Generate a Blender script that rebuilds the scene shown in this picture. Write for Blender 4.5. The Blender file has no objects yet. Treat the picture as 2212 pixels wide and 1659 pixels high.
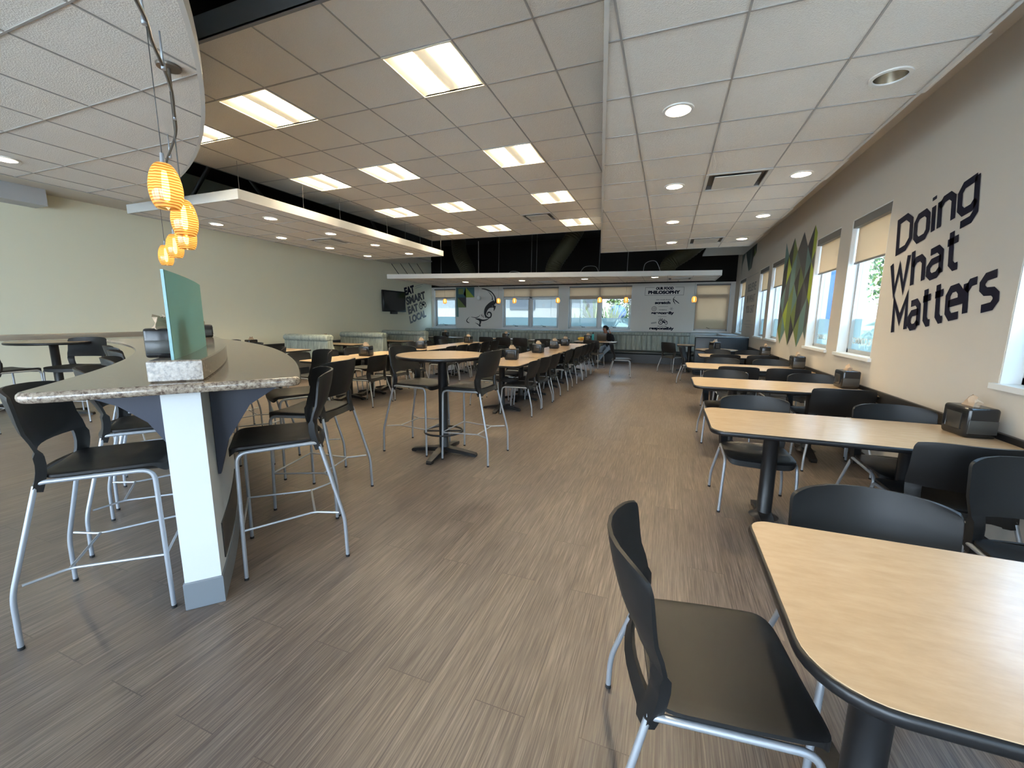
import bpy, bmesh, math, random
from math import sin, cos, pi, radians, sqrt, atan2
from mathutils import Vector, Matrix
random.seed(7)
sc = bpy.context.scene
COL = sc.collection

# ------------------------------------------------------------------ camera
IW, IH, FPX = 2212, 1659, 880.5427
YAW, PITCH, ROLL, CAMH = 0.360024, 0.16107, 0.0082687, 1.45
def make_camera():
    cy, sy, cp, sp = cos(YAW), sin(YAW), cos(PITCH), sin(PITCH)
    fwd = Vector((-sy*cp, cy*cp, -sp)); right = Vector((cy, sy, 0)); up = right.cross(fwd)
    r = cos(ROLL)*right + sin(ROLL)*up; u = -sin(ROLL)*right + cos(ROLL)*up
    cam = bpy.data.cameras.new('camera'); o = bpy.data.objects.new('camera', cam); COL.objects.link(o)
    m = Matrix((r, u, -fwd)).transposed().to_4x4(); m.translation = (0, 0, CAMH)
    o.matrix_world = m
    cam.sensor_fit = 'HORIZONTAL'; cam.sensor_width = 36; cam.lens = FPX/IW*36; cam.clip_start = .02; cam.clip_end = 400
    sc.camera = o
make_camera()

# ------------------------------------------------------------------ world, sun, exposure
sc.view_settings.view_transform = 'Standard'; sc.view_settings.look = 'None'
sc.view_settings.exposure = 2.25; sc.view_settings.gamma = 1.0; sc.view_settings.use_curve_mapping = False
w = bpy.data.worlds.new('sky'); sc.world = w; w.use_nodes = True
nt = w.node_tree; nt.nodes.clear()
tc = nt.nodes.new('ShaderNodeTexCoord'); sep = nt.nodes.new('ShaderNodeSeparateXYZ'); rmp = nt.nodes.new('ShaderNodeValToRGB')
bg = nt.nodes.new('ShaderNodeBackground'); wo = nt.nodes.new('ShaderNodeOutputWorld')
nt.links.new(tc.outputs['Generated'], sep.inputs[0]); nt.links.new(sep.outputs[2], rmp.inputs[0])
rmp.color_ramp.elements[0].position = 0.0; rmp.color_ramp.elements[0].color = (.78, .88, 1, 1)
rmp.color_ramp.elements[1].position = 0.6; rmp.color_ramp.elements[1].color = (.42, .66, 1, 1)
nt.links.new(rmp.outputs[0], bg.inputs[0]); nt.links.new(bg.outputs[0], wo.inputs[0])
bg.inputs[1].default_value = 3.4
SUNL = bpy.data.lights.new('sun', 'SUN'); SUNL.energy = 4.0; SUNL.angle = radians(1); SUNL.color = (1, .95, .86)
so = bpy.data.objects.new('sun', SUNL); COL.objects.link(so)
so.rotation_euler = Vector((0.25, 0.55, -0.80)).to_track_quat('-Z', 'Y').to_euler(); so.location = (0, -10, 20)
sc.cycles.use_denoising = True
sc.cycles.max_bounces = 8; sc.cycles.diffuse_bounces = 6; sc.cycles.glossy_bounces = 4
sc.cycles.transparent_max_bounces = 12; sc.cycles.transmission_bounces = 6
sc.cycles.caustics_reflective = False; sc.cycles.caustics_refractive = False
sc.cycles.sample_clamp_indirect = 12.0; sc.cycles.use_light_tree = True

def portal(loc, rot, sx, sy):
    l = bpy.data.lights.new('window_portal', 'AREA'); l.shape = 'RECTANGLE'; l.size = sx; l.size_y = sy
    l.cycles.is_portal = True
    o = bpy.data.objects.new('window_portal', l); COL.objects.link(o); o.location = loc; o.rotation_euler = rot

# ------------------------------------------------------------------ room dimensions
LX, RX, BY, FY = -9.36, 1.98, 15.2, -3.6        # left, right, back, rear (behind the camera)
WT = .22
SILL, HEAD = 1.06, 2.62
RWIN = [(-2.74, -1.80), (-1.46, -.50), (1.26, 2.20), (2.54, 3.47), (5.24, 6.17), (6.52, 7.43), (9.22, 10.18), (10.48, 11.42), (13.30, 14.32)]
BWIN = [(-9.25, -8.22), (-6.15, -3.87), (-3.50, -1.23), (.81, 1.86)]
FWIN = [(-8.6, -5.2), (-4.8, -1.4), (-1.0, 1.7)]
for a, b in RWIN: portal((RX+WT+.02, (a+b)/2, (SILL+HEAD)/2), (0, radians(90), 0), HEAD-SILL, b-a)
for a, b in BWIN: portal(((a+b)/2, BY+WT+.02, (SILL+HEAD)/2), (radians(-90), 0, 0), b-a, HEAD-SILL)
for a, b in FWIN: portal(((a+b)/2, FY-WT-.02, 1.5), (radians(90), 0, 0), b-a, 2.5)

# ------------------------------------------------------------------ materials
MATS = {}
def mat(name, color=(.8,.8,.8), rough=.5, metal=0, spec=.5, emit=None, es=0, alpha=None, trans=0, ior=1.45, coat=0):
    if name in MATS: return MATS[name]
    m = bpy.data.materials.new(name); m.use_nodes = True; b = m.node_tree.nodes['Principled BSDF']
    b.inputs['Base Color'].default_value = (*color, 1); b.inputs['Roughness'].default_value = rough
    b.inputs['Metallic'].default_value = metal; b.inputs['Specular IOR Level'].default_value = spec
    if coat: b.inputs['Coat Weight'].default_value = coat; b.inputs['Coat Roughness'].default_value = .08
    if emit: b.inputs['Emission Color'].default_value = (*emit, 1); b.inputs['Emission Strength'].default_value = es
    if trans: b.inputs['Transmission Weight'].default_value = trans; b.inputs['IOR'].default_value = ior
    if alpha is not None: b.inputs['Alpha'].default_value = alpha
    MATS[name] = m; return m
def N(m, t): return m.node_tree.nodes.new(t)
def Lk(m, a, b): m.node_tree.links.new(a, b)
def bsdf(m): return m.node_tree.nodes['Principled BSDF']
def coords(m, scale=(1,1,1), kind='Object'):
    t = N(m, 'ShaderNodeTexCoord'); mp = N(m, 'ShaderNodeMapping'); mp.inputs['Scale'].default_value = scale
    if kind == 'World':
        g = N(m, 'ShaderNodeNewGeometry'); Lk(m, g.outputs['Position'], mp.inputs['Vector'])
    else: Lk(m, t.outputs[kind], mp.inputs['Vector'])
    return mp.outputs[0]
def noise(m, vec, scale, detail=3, rough=.5):
    n = N(m, 'ShaderNodeTexNoise'); n.inputs['Scale'].default_value = scale; n.inputs['Detail'].default_value = detail
    n.inputs['Roughness'].default_value = rough; Lk(m, vec, n.inputs['Vector']); return n.outputs['Fac']
def ramp(m, fac, stops):
    r = N(m, 'ShaderNodeValToRGB'); e = r.color_ramp.elements
    while len(e) > len(stops): e.remove(e[-1])
    while len(e) < len(stops): e.new(.5)
    for k, (p, c) in enumerate(stops): e[k].position = p; e[k].color = (*c, 1)
    Lk(m, fac, r.inputs[0]); return r.outputs[0]
def mix(m, fac, a, b, mode='MIX'):
    x = N(m, 'ShaderNodeMix'); x.data_type = 'RGBA'; x.blend_type = mode
    for s, v in ((x.inputs[0], fac), (x.inputs[6], a), (x.inputs[7], b)):
        if isinstance(v, (int, float)): s.default_value = v
        elif isinstance(v, tuple): s.default_value = (*v, 1)
        else: Lk(m, v, s)
    return x.outputs[2]
def bump(m, h, strength=.2, dist=.01):
    b = N(m, 'ShaderNodeBump'); b.inputs['Strength'].default_value = strength; b.inputs['Distance'].default_value = dist
    Lk(m, h, b.inputs['Height']); Lk(m, b.outputs[0], bsdf(m).inputs['Normal'])
def math_(m, op, a, b=None):
    x = N(m, 'ShaderNodeMath'); x.operation = op
    for s, v in ((x.inputs[0], a), (x.inputs[1], b)):
        if v is None: continue
        if isinstance(v, (int, float)): s.default_value = v
        else: Lk(m, v, s)
    return x.outputs[0]

def paint(name, c, rough=.85, bs=.08):
    if name in MATS: return MATS[name]
    m = mat(name, c, rough, spec=.3); v = coords(m, kind='World')
    n = noise(m, v, 260, 2); bump(m, n, bs, .002)
    n2 = noise(m, v, .8, 2); Lk(m, mix(m, n2, tuple(x*.97 for x in c), tuple(min(1, x*1.03) for x in c)), bsdf(m).inputs['Base Color'])
    return m
WALL = paint('wall_paint_warm', (.60, .555, .49)); WALLB = paint('wall_paint_back', (.70, .68, .64))
WALLG = paint('wall_paint_sage', (.86, .84, .67)); BLACKP = paint('black_deck_paint', (.008, .008, .007), .9)
TRIMW = mat('white_trim', (.74, .75, .74), .45); DARKRAIL = mat('dark_rail', (.018, .017, .017), .38)
CLOUDW = mat('cloud_fascia', (.62, .61, .58), .6)
def tile_mat():
    m = mat('acoustic_tile', (.8, .77, .73), .95, spec=.1); v = coords(m, kind='World')
    f = noise(m, v, 230, 5, .75); big = noise(m, v, 55, 3)
    c = ramp(m, f, [(.30, (.60, .575, .53)), (.48, (.80, .765, .71)), (1, (.84, .80, .745))])
    Lk(m, mix(m, math_(m, 'MULTIPLY', big, .25), c, (.74, .715, .68)), bsdf(m).inputs['Base Color'])
    vo = N(m, 'ShaderNodeTexVoronoi'); vo.inputs['Scale'].default_value = 110; Lk(m, v, vo.inputs['Vector'])
    bump(m, math_(m, 'ADD', f, vo.outputs['Distance']), .5, .005); return m
TILE = tile_mat(); TBAR = mat('ceiling_grid', (.36, .34, .32), .5)
def floor_mat():
    m = mat('plank_floor', rough=.5, spec=.45); g = N(m, 'ShaderNodeNewGeometry'); s = N(m, 'ShaderNodeSeparateXYZ'); Lk(m, g.outputs['Position'], s.inputs[0])
    cb = N(m, 'ShaderNodeCombineXYZ'); Lk(m, s.outputs[1], cb.inputs[0]); Lk(m, s.outputs[0], cb.inputs[1])
    br = N(m, 'ShaderNodeTexBrick'); br.offset = .37; br.inputs['Scale'].default_value = 1
    br.inputs['Brick Width'].default_value = 1.22; br.inputs['Row Height'].default_value = .2; br.inputs['Mortar Size'].default_value = .0022
    br.inputs['Mortar Smooth'].default_value = .3; br.inputs['Bias'].default_value = 0
    br.inputs['Color1'].default_value = (0, 0, 0, 1); br.inputs['Color2'].default_value = (1, 1, 1, 1); br.inputs['Mortar'].default_value = (.5, .5, .5, 1)
    Lk(m, cb.outputs[0], br.inputs['Vector'])
    def gr(sx, sy, sc_, d=4):
        c2 = N(m, 'ShaderNodeCombineXYZ'); Lk(m, math_(m, 'MULTIPLY', s.outputs[0], sx), c2.inputs[0])
        Lk(m, math_(m, 'MULTIPLY', s.outputs[1], sy), c2.inputs[1]); Lk(m, math_(m, 'MULTIPLY', br.outputs['Color'], 13.0), c2.inputs[2])
        return noise(m, c2.outputs[0], sc_, d, .62)
    a = gr(1, .022, 190, 6); b = gr(1, .05, 22, 4); c = gr(1, .25, 3.2, 3)
    base = ramp(m, a, [(.28, (.062, .050, .042)), (.5, (.138, .115, .098)), (.72, (.240, .205, .176))])
    mid = ramp(m, b, [(.25, (.82, .80, .79)), (.75, (1.14, 1.12, 1.10))])
    x = mix(m, 1.0, base, mid, 'MULTIPLY')
    tone = ramp(m, c, [(.3, (.84, .82, .84)), (.7, (1.12, 1.1, 1.06))]); x = mix(m, 1.0, x, tone, 'MULTIPLY')
    pl = ramp(m, br.outputs['Color'], [(0, (.94, .94, .95)), (1, (1.07, 1.05, 1.02))]); x = mix(m, 1.0, x, pl, 'MULTIPLY')
    x = mix(m, math_(m, 'MULTIPLY', br.outputs['Fac'], .55), x, (.045, .036, .03))
    Lk(m, x, bsdf(m).inputs['Base Color'])
    rr = N(m, 'ShaderNodeMapRange'); rr.inputs[3].default_value = .30; rr.inputs[4].default_value = .44; Lk(m, b, rr.inputs[0]); Lk(m, rr.outputs[0], bsdf(m).inputs['Roughness'])
    h = math_(m, 'SUBTRACT', a, math_(m, 'MULTIPLY', br.outputs['Fac'], 1.5)); bump(m, h, .22, .0018); return m
FLOOR = floor_mat()
def laminate():
    m = mat('maple_laminate', rough=.27, spec=.5, coat=.06); v = coords(m, (1, 3.5, 1), 'World')
    a = noise(m, v, 9, 6, .65); b = noise(m, v, 60, 4, .6)
    c = ramp(m, a, [(.3, (.47, .335, .205)), (.55, (.525, .385, .245)), (.8, (.57, .435, .285))])
    Lk(m, mix(m, math_(m, 'MULTIPLY', b, .22), c, (.38, .27, .16)), bsdf(m).inputs['Base Color']); return m
LAM = laminate()
def plastic(name, c, r):
    m = mat(name, c, r, spec=.38); v = coords(m, kind='World'); bump(m, noise(m, v, 900, 2), .12, .0006)
    n = noise(m, v, 6, 3); rr = N(m, 'ShaderNodeMapRange'); rr.inputs[3].default_value = r-.06; rr.inputs[4].default_value = r+.08
    Lk(m, n, rr.inputs[0]); Lk(m, rr.outputs[0], bsdf(m).inputs['Roughness']); return m
PLASTIC = plastic('charcoal_plastic', (.011, .0112, .0118), .46); BLACK = mat('black_edge', (.008, .008, .009), .35)
BLKMET = mat('black_metal', (.012, .012, .013), .38, 0, .5); STEEL = mat('silver_tube', (.36, .385, .42), .38, .45)
RUB = mat('rubber_foot', (.01, .01, .01), .7)
def granite(name, cs, sc_):
    m = mat(name, rough=.16, spec=.55, coat=.35); v = coords(m, kind='World')
    a = noise(m, v, sc_, 8, .7); vo = N(m, 'ShaderNodeTexVoronoi'); vo.inputs['Scale'].default_value = sc_*2.6; Lk(m, v, vo.inputs['Vector'])
    c = ramp(m, a, [(.38, cs[0]), (.47, cs[1]), (.56, cs[2]), (.68, cs[3])])
    d = ramp(m, vo.outputs['Distance'], [(0, (.72, .68, .62)), (.35, (1, 1, 1))])
    Lk(m, mix(m, .6, c, mix(m, 1.0, c, d, 'MULTIPLY')), bsdf(m).inputs['Base Color']); return m
GRAN = granite('polished_granite', [(.09, .062, .048), (.24, .19, .148), (.34, .285, .225), (.45, .39, .32)], 62)
def stripe_fabric(name, c0, c1, c2):
    m = mat(name, rough=.62, spec=.35); g = N(m, 'ShaderNodeNewGeometry'); s = N(m, 'ShaderNodeSeparateXYZ'); Lk(m, g.outputs['Position'], s.inputs[0])
    cb = N(m, 'ShaderNodeCombineXYZ'); Lk(m, s.outputs[0], cb.inputs[0]); Lk(m, s.outputs[1], cb.inputs[1])
    Lk(m, math_(m, 'MULTIPLY', s.outputs[2], .04), cb.inputs[2]); a = noise(m, cb.outputs[0], 24, 4, .7)
    Lk(m, ramp(m, a, [(.3, c0), (.5, c1), (.7, c2)]), bsdf(m).inputs['Base Color']); return m
FAB = stripe_fabric('striped_vinyl', (.20, .235, .215), (.33, .375, .34), (.48, .53, .47))
VINYL = mat('dark_green_vinyl', (.012, .019, .019), .38); NAVYV = mat('navy_vinyl', (.010, .018, .026), .36)
BLIND = mat('roller_shade_cloth', (.70, .58, .45), .8, spec=.2)
def shade_translucent():
    m = BLIND; b = bsdf(m); tr = N(m, 'ShaderNodeBsdfTranslucent'); tr.inputs[0].default_value = (.72, .54, .37, 1)
    tp = N(m, 'ShaderNodeBsdfTransparent'); tp.inputs[0].default_value = (.9, .86, .78, 1)
    m1 = N(m, 'ShaderNodeMixShader'); m1.inputs[0].default_value = .5; m2 = N(m, 'ShaderNodeMixShader'); m2.inputs[0].default_value = .07
    Lk(m, b.outputs[0], m1.inputs[1]); Lk(m, tr.outputs[0], m1.inputs[2]); Lk(m, m1.outputs[0], m2.inputs[1]); Lk(m, tp.outputs[0], m2.inputs[2])
    Lk(m, m2.outputs[0], m.node_tree.nodes['Material Output'].inputs[0])
shade_translucent()
ALU = mat('window_frame_grey', (.46, .46, .45), .45, .2)
def glass_mat(name, tint, gl=.06, film=False, op=.45):
    m = bpy.data.materials.new(name); m.use_nodes = True; n = m.node_tree.nodes; n.remove(n['Principled BSDF']); out = n['Material Output']
    tp = N(m, 'ShaderNodeBsdfTransparent'); tp.inputs[0].default_value = (*tint, 1); g = N(m, 'ShaderNodeBsdfGlossy'); g.inputs['Roughness'].default_value = .03
    lw = N(m, 'ShaderNodeLayerWeight'); fr = N(m, 'ShaderNodeMath'); fr.operation = 'MULTIPLY_ADD'; pw_ = math_(m, 'POWER', lw.outputs['Facing'], 5.0); Lk(m, pw_, fr.inputs[0]); fr.inputs[1].default_value = .35; fr.inputs[2].default_value = .025
    mx = N(m, 'ShaderNodeMixShader'); Lk(m, fr.outputs[0], mx.inputs[0]); Lk(m, tp.outputs[0], mx.inputs[1]); Lk(m, g.outputs[0], mx.inputs[2])
    last = mx.outputs[0]
    if film:
        d = N(m, 'ShaderNodeBsdfTranslucent'); d.inputs[0].default_value = (*tint, 1); d2 = N(m, 'ShaderNodeBsdfDiffuse'); d2.inputs[0].default_value = (*tint, 1)
        mm = N(m, 'ShaderNodeMixShader'); Lk(m, d.outputs[0], mm.inputs[1]); Lk(m, d2.outputs[0], mm.inputs[2])
        m3 = N(m, 'ShaderNodeMixShader'); m3.inputs[0].default_value = op; Lk(m, last, m3.inputs[1]); Lk(m, mm.outputs[0], m3.inputs[2]); last = m3.outputs[0]
    Lk(m, last, out.inputs[0]); MATS[name] = m; return m
GLASS = glass_mat('window_glass', (.80, .83, .83)); GLASSB = glass_mat('dimming_back_glass', (.60, .63, .63)); GLASSC = glass_mat('clear_rear_glass', (.96, .98, .98)); PANE = [GLASS]; FILM = glass_mat('frosted_film', (.58, .67, .67), film=True, op=.45)  # back-window tint added to dim the bright view outdoors
FILMTXT = mat('film_lettering', (.8, .85, .85), .6)
GREENGL = glass_mat('green_screen_glass', (.34, .49, .43), film=True, op=.93)
GLEDGE = mat('glass_edge_teal', (.10, .30, .32), .15)
TROFW = mat('troffer_white', (.82, .76, .62), .5)
TUBE = mat('troffer_tube', (1, .9, .7), .5, emit=(1, .89, .70), es=25)
BASK = mat('troffer_basket', (.66, .62, .52), .6, emit=(1, .85, .58), es=.12)
CANREF = mat('can_reflector', (.80, .76, .68), .22, 1.0); CANTRIM = mat('can_trim', (.72, .70, .66), .4)
CANLAMP = mat('can_lamp', (1, .9, .8), .5, emit=(1, .82, .54), es=165); CANOFF = mat('can_lamp_unlit', (.25, .25, .25), .2, .8)
VENTW = mat('vent_white', (.60, .585, .55), .5); VENTD = mat('vent_dark', (.20, .19, .18), .8)
NAPK = mat('napkin_paper', (.46, .34, .235), .95); DISP = mat('dispenser_black', (.012, .012, .013), .22); DISPW = mat('dispenser_window', (.045, .04, .034), .2, spec=.4)
GREYPANEL = mat('dispenser_ad_panel', (.05, .05, .047), .3)
INK = mat('navy_lettering', (.008, .009, .022), .8, spec=.15); INKG = mat('grey_lettering', (.20, .20, .20), .6); INKL = mat('pale_grey_lettering', (.33, .33, .33), .6)

# ------------------------------------------------------------------ mesh builder and tagging
class MB:
    def __init__(s): s.v = []; s.f = []; s.m = []; s.sm = []
    def add(s, vs, fs, mi=0, smooth=False, M=None):
        o = len(s.v); s.v += [tuple(M @ Vector(p)) if M is not None else tuple(p) for p in vs]
        for f in fs: s.f.append([i+o for i in f]); s.m.append(mi); s.sm.append(smooth)
        return s
    def box(s, x0, x1, y0, y1, z0, z1, mi=0, M=None):
        vs = [(x, y, z) for z in (z0, z1) for y in (y0, y1) for x in (x0, x1)]
        return s.add(vs, [(0,2,3,1), (4,5,7,6), (0,1,5,4), (2,6,7,3), (0,4,6,2), (1,3,7,5)], mi, False, M)
    def bbox(s, x0, x1, y0, y1, z0, z1, b=.01, mi=0, M=None, n=2):
        # box with rounded vertical and horizontal edges: rings of a rounded rectangle
        return s.slab(rrect(x0, x1, y0, y1, b*1.5, n+1), z0, z1, b, mi=mi, M=M, n=n)
    def slab(s, poly, z0, z1, b=0, mi=0, mt=None, M=None, n=2, bottom_b=None):
        # poly counter-clockwise; rounded rims by insetting along vertex normals
        N_ = len(poly); nr = normals2(poly); rings = []
        bb = b if bottom_b is None else bottom_b
        def ring(ins, z): rings.append([(p[0]-q[0]*ins, p[1]-q[1]*ins, z) for p, q in zip(poly, nr)])
        if bb > 0:
            for k in range(n+1): a = pi/2*k/n; ring(bb*(1-sin(a)), z0+bb*(1-cos(a)))
        else: ring(0, z0)
        if b > 0:
            for k in range(n+1): a = pi/2*k/n; ring(b*(1-cos(a)), z1-b*(1-sin(a)))
        else: ring(0, z1)
        vs = [p for r in rings for p in r]; fs = []
        for k in range(len(rings)-1):
            for i in range(N_):
                j = (i+1) % N_; fs.append((k*N_+i, k*N_+j, (k+1)*N_+j, (k+1)*N_+i))
        s.add(vs, fs, mi, b > 0, M)
        s.add(rings[-1], [tuple(range(N_))], mi if mt is None else mt, False, M)
        s.add(rings[0], [tuple(range(N_-1, -1, -1))], mi, False, M)
        return s
    def tube(s, path, r, n=8, mi=0, cap=True, M=None, sm=True):
        pts = [Vector(p) for p in path]; rs = r if isinstance(r, (list, tuple)) else [r]*len(pts)
        t0 = (pts[1]-pts[0]).normalized(); up = Vector((0, 0, 1)) if abs(t0.z) < .9 else Vector((1, 0, 0))
        nx = t0.cross(up).normalized(); vs = []; fs = []
        for i, p in enumerate(pts):
            if i == 0: t = t0
            elif i == len(pts)-1: t = (pts[i]-pts[i-1]).normalized()
            else: t = ((pts[i+1]-pts[i]).normalized()+(pts[i]-pts[i-1]).normalized()).normalized()
            nx = (nx - t*nx.dot(t)).normalized(); ny = t.cross(nx)
            for k in range(n): a = 2*pi*k/n; vs.append(p + (nx*cos(a)+ny*sin(a))*rs[i])
        for i in range(len(pts)-1):
            for k in range(n): l = (k+1) % n; fs.append((i*n+k, i*n+l, (i+1)*n+l, (i+1)*n+k))
        s.add(vs, fs, mi, sm, M)
        if cap:
            L_ = len(pts)-1
            s.add([vs[k] for k in range(n)], [tuple(range(n-1, -1, -1))], mi, False, M)
            s.add([vs[L_*n+k] for k in range(n)], [tuple(range(n))], mi, False, M)
        return s
    def lathe(s, prof, n=24, mi=0, M=None, cap0=False, cap1=False, sm=True):
        vs = []; fs = []
        for (r, z) in prof:
            for k in range(n): a = 2*pi*k/n; vs.append((r*cos(a), r*sin(a), z))
        for i in range(len(prof)-1):
            for k in range(n): l = (k+1) % n; fs.append((i*n+k, i*n+l, (i+1)*n+l, (i+1)*n+k))
        s.add(vs, fs, mi, sm, M)
        if cap0: s.add(vs[:n], [tuple(range(n-1, -1, -1))], mi, False, M)
        if cap1: s.add(vs[-n:], [tuple(range(n))], mi, False, M)
        return s
    def shell(s, G, mask, th, mi=0, M=None):
        # G[i][j] grid of points; both skins and stitched rims
        R, C = len(G), len(G[0]); P = [[Vector(p) for p in row] for row in G]; Nn = [[None]*C for _ in range(R)]
        for i in range(R):
            for j in range(C):
                a = P[min(i+1, R-1)][j]-P[max(i-1, 0)][j]; b = P[i][min(j+1, C-1)]-P[i][max(j-1, 0)]
                Nn[i][j] = b.cross(a).normalized()
        vs = [P[i][j]+Nn[i][j]*(th(i, j) if callable(th) else th)/2 for i in range(R) for j in range(C)]
        vs += [P[i][j]-Nn[i][j]*(th(i, j) if callable(th) else th)/2 for i in range(R) for j in range(C)]
        o = R*C; ed = {}; fs = []
        for i in range(R-1):
            for j in range(C-1):
                if not mask(i, j): continue
                q = [i*C+j, i*C+j+1, (i+1)*C+j+1, (i+1)*C+j]; fs.append(tuple(q)); fs.append(tuple(x+o for x in reversed(q)))
                for a, b in zip(q, q[1:]+q[:1]): ed[(a, b)] = 1
        for (a, b) in ed:
            if (b, a) not in ed: fs.append((b, a, a+o, b+o))
        return s.add(vs, fs, mi, True, M)
    def mesh(s, name, mats):
        me = bpy.data.meshes.new(name); me.from_pydata(s.v, [], s.f); me.update()
        ms = mats if isinstance(mats, (list, tuple)) else [mats]
        for m in ms: me.materials.append(m)
        me.polygons.foreach_set('material_index', [min(x, len(ms)-1) for x in s.m]); me.polygons.foreach_set('use_smooth', s.sm)
        bm = bmesh.new(); bm.from_mesh(me); bmesh.ops.remove_doubles(bm, verts=bm.verts, dist=1e-5)
        for e in bm.edges:
            if len(e.link_faces) == 2 and e.calc_face_angle(0) > radians(42): e.smooth = False
        bm.to_mesh(me); bm.free(); return me
    def build(s, name, mats, parent=None):
        o = bpy.data.objects.new(name, s.mesh(name, mats)); COL.objects.link(o)
        if parent is not None: o.parent = parent
        return o
def normals2(poly):
    n = len(poly); out = []
    for i in range(n):
        a = Vector(poly[i-1][:2]); b = Vector(poly[i][:2]); c = Vector(poly[(i+1) % n][:2])
        d = (b-a); e = (c-b); d = d.normalized() if d.length > 1e-9 else e.normalized(); e = e.normalized() if e.length > 1e-9 else d
        m = Vector((d.y+e.y, -(d.x+e.x)))
        if m.length < 1e-6: m = Vector((d.y, -d.x))
        m.normalize(); k = max(.35, m.dot(Vector((d.y, -d.x)))); out.append((m.x/k, m.y/k))
    return out
def rrect(x0, x1, y0, y1, r, n=6):
    rs = r if isinstance(r, (list, tuple)) else [r]*4; P = []
    for (cx, cy, a0), rr in zip(((x1, y0, -90), (x1, y1, 0), (x0, y1, 90), (x0, y0, 180)), rs):
        sx = -1 if cx == x1 else 1; sy = -1 if cy == y1 else 1; ox, oy = cx+sx*rr, cy+sy*rr
        for k in range(n+1): a = radians(a0+90*k/n); P.append((ox+rr*cos(a), oy+rr*sin(a)))
    return P
def circ(cx, cy, r, n=40): return [(cx+r*cos(2*pi*k/n), cy+r*sin(2*pi*k/n)) for k in range(n)]
def fillet(path, r, n=5):
    P = [Vector(p) for p in path]; out = [P[0]]
    for i in range(1, len(P)-1):
        a, b, c = P[i-1], P[i], P[i+1]; d = (a-b).normalized(); e = (c-b).normalized(); rr = min(r, (a-b).length*.45, (c-b).length*.45)
        p, q = b+d*rr, b+e*rr
        for k in range(n+1):
            t = k/n; out.append(p*(1-t)**2+b*2*t*(1-t)+q*t*t)
    out.append(P[-1]); return out
def catmull(P, n=8):
    P = [tuple(p) for p in P]; Q = [P[0]]+P+[P[-1]]; out = []
    for i in range(1, len(Q)-2):
        for k in range(n):
            t = k/n; out.append(tuple(.5*((2*b)+(-a+c)*t+(2*a-5*b+4*c-d)*t*t+(-a+3*b-3*c+d)*t**3) for a, b, c, d in zip(Q[i-1], Q[i], Q[i+1], Q[i+2])))
    out.append(P[-1]); return out
def T(x, y, z, rz=0): return Matrix.Translation((x, y, z)) @ Matrix.Rotation(rz, 4, 'Z')
def tag(o, label, cat, group=None, kind=None):
    o['label'] = label; o['category'] = cat
    if group: o['group'] = group
    if kind: o['kind'] = kind
    return o
def empty(name, loc, rz=0):
    o = bpy.data.objects.new(name, None); COL.objects.link(o); o.location = loc; o.rotation_euler = (0, 0, rz); o.empty_display_size = .1; return o
def thing(name, label, cat, loc, rz=0, group=None): return tag(empty(name, loc, rz), label, cat, group)
def struct(o): o['kind'] = 'structure'; return o
def dup(root, loc, rz, label, group=None, cat=None):
    r = root.copy(); COL.objects.link(r); r.location = loc; r.rotation_euler = (0, 0, rz); r['label'] = label
    if group: r['group'] = group
    if cat: r['category'] = cat
    for ch in list(root.children):
        c = ch.copy(); COL.objects.link(c); c.parent = r
        for g in ch.children:
            d = g.copy(); COL.objects.link(d); d.parent = c
    return r
ORD = ['nearest', 'second', 'third', 'fourth', 'fifth', 'sixth', 'seventh', 'eighth', 'ninth', 'tenth']

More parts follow.
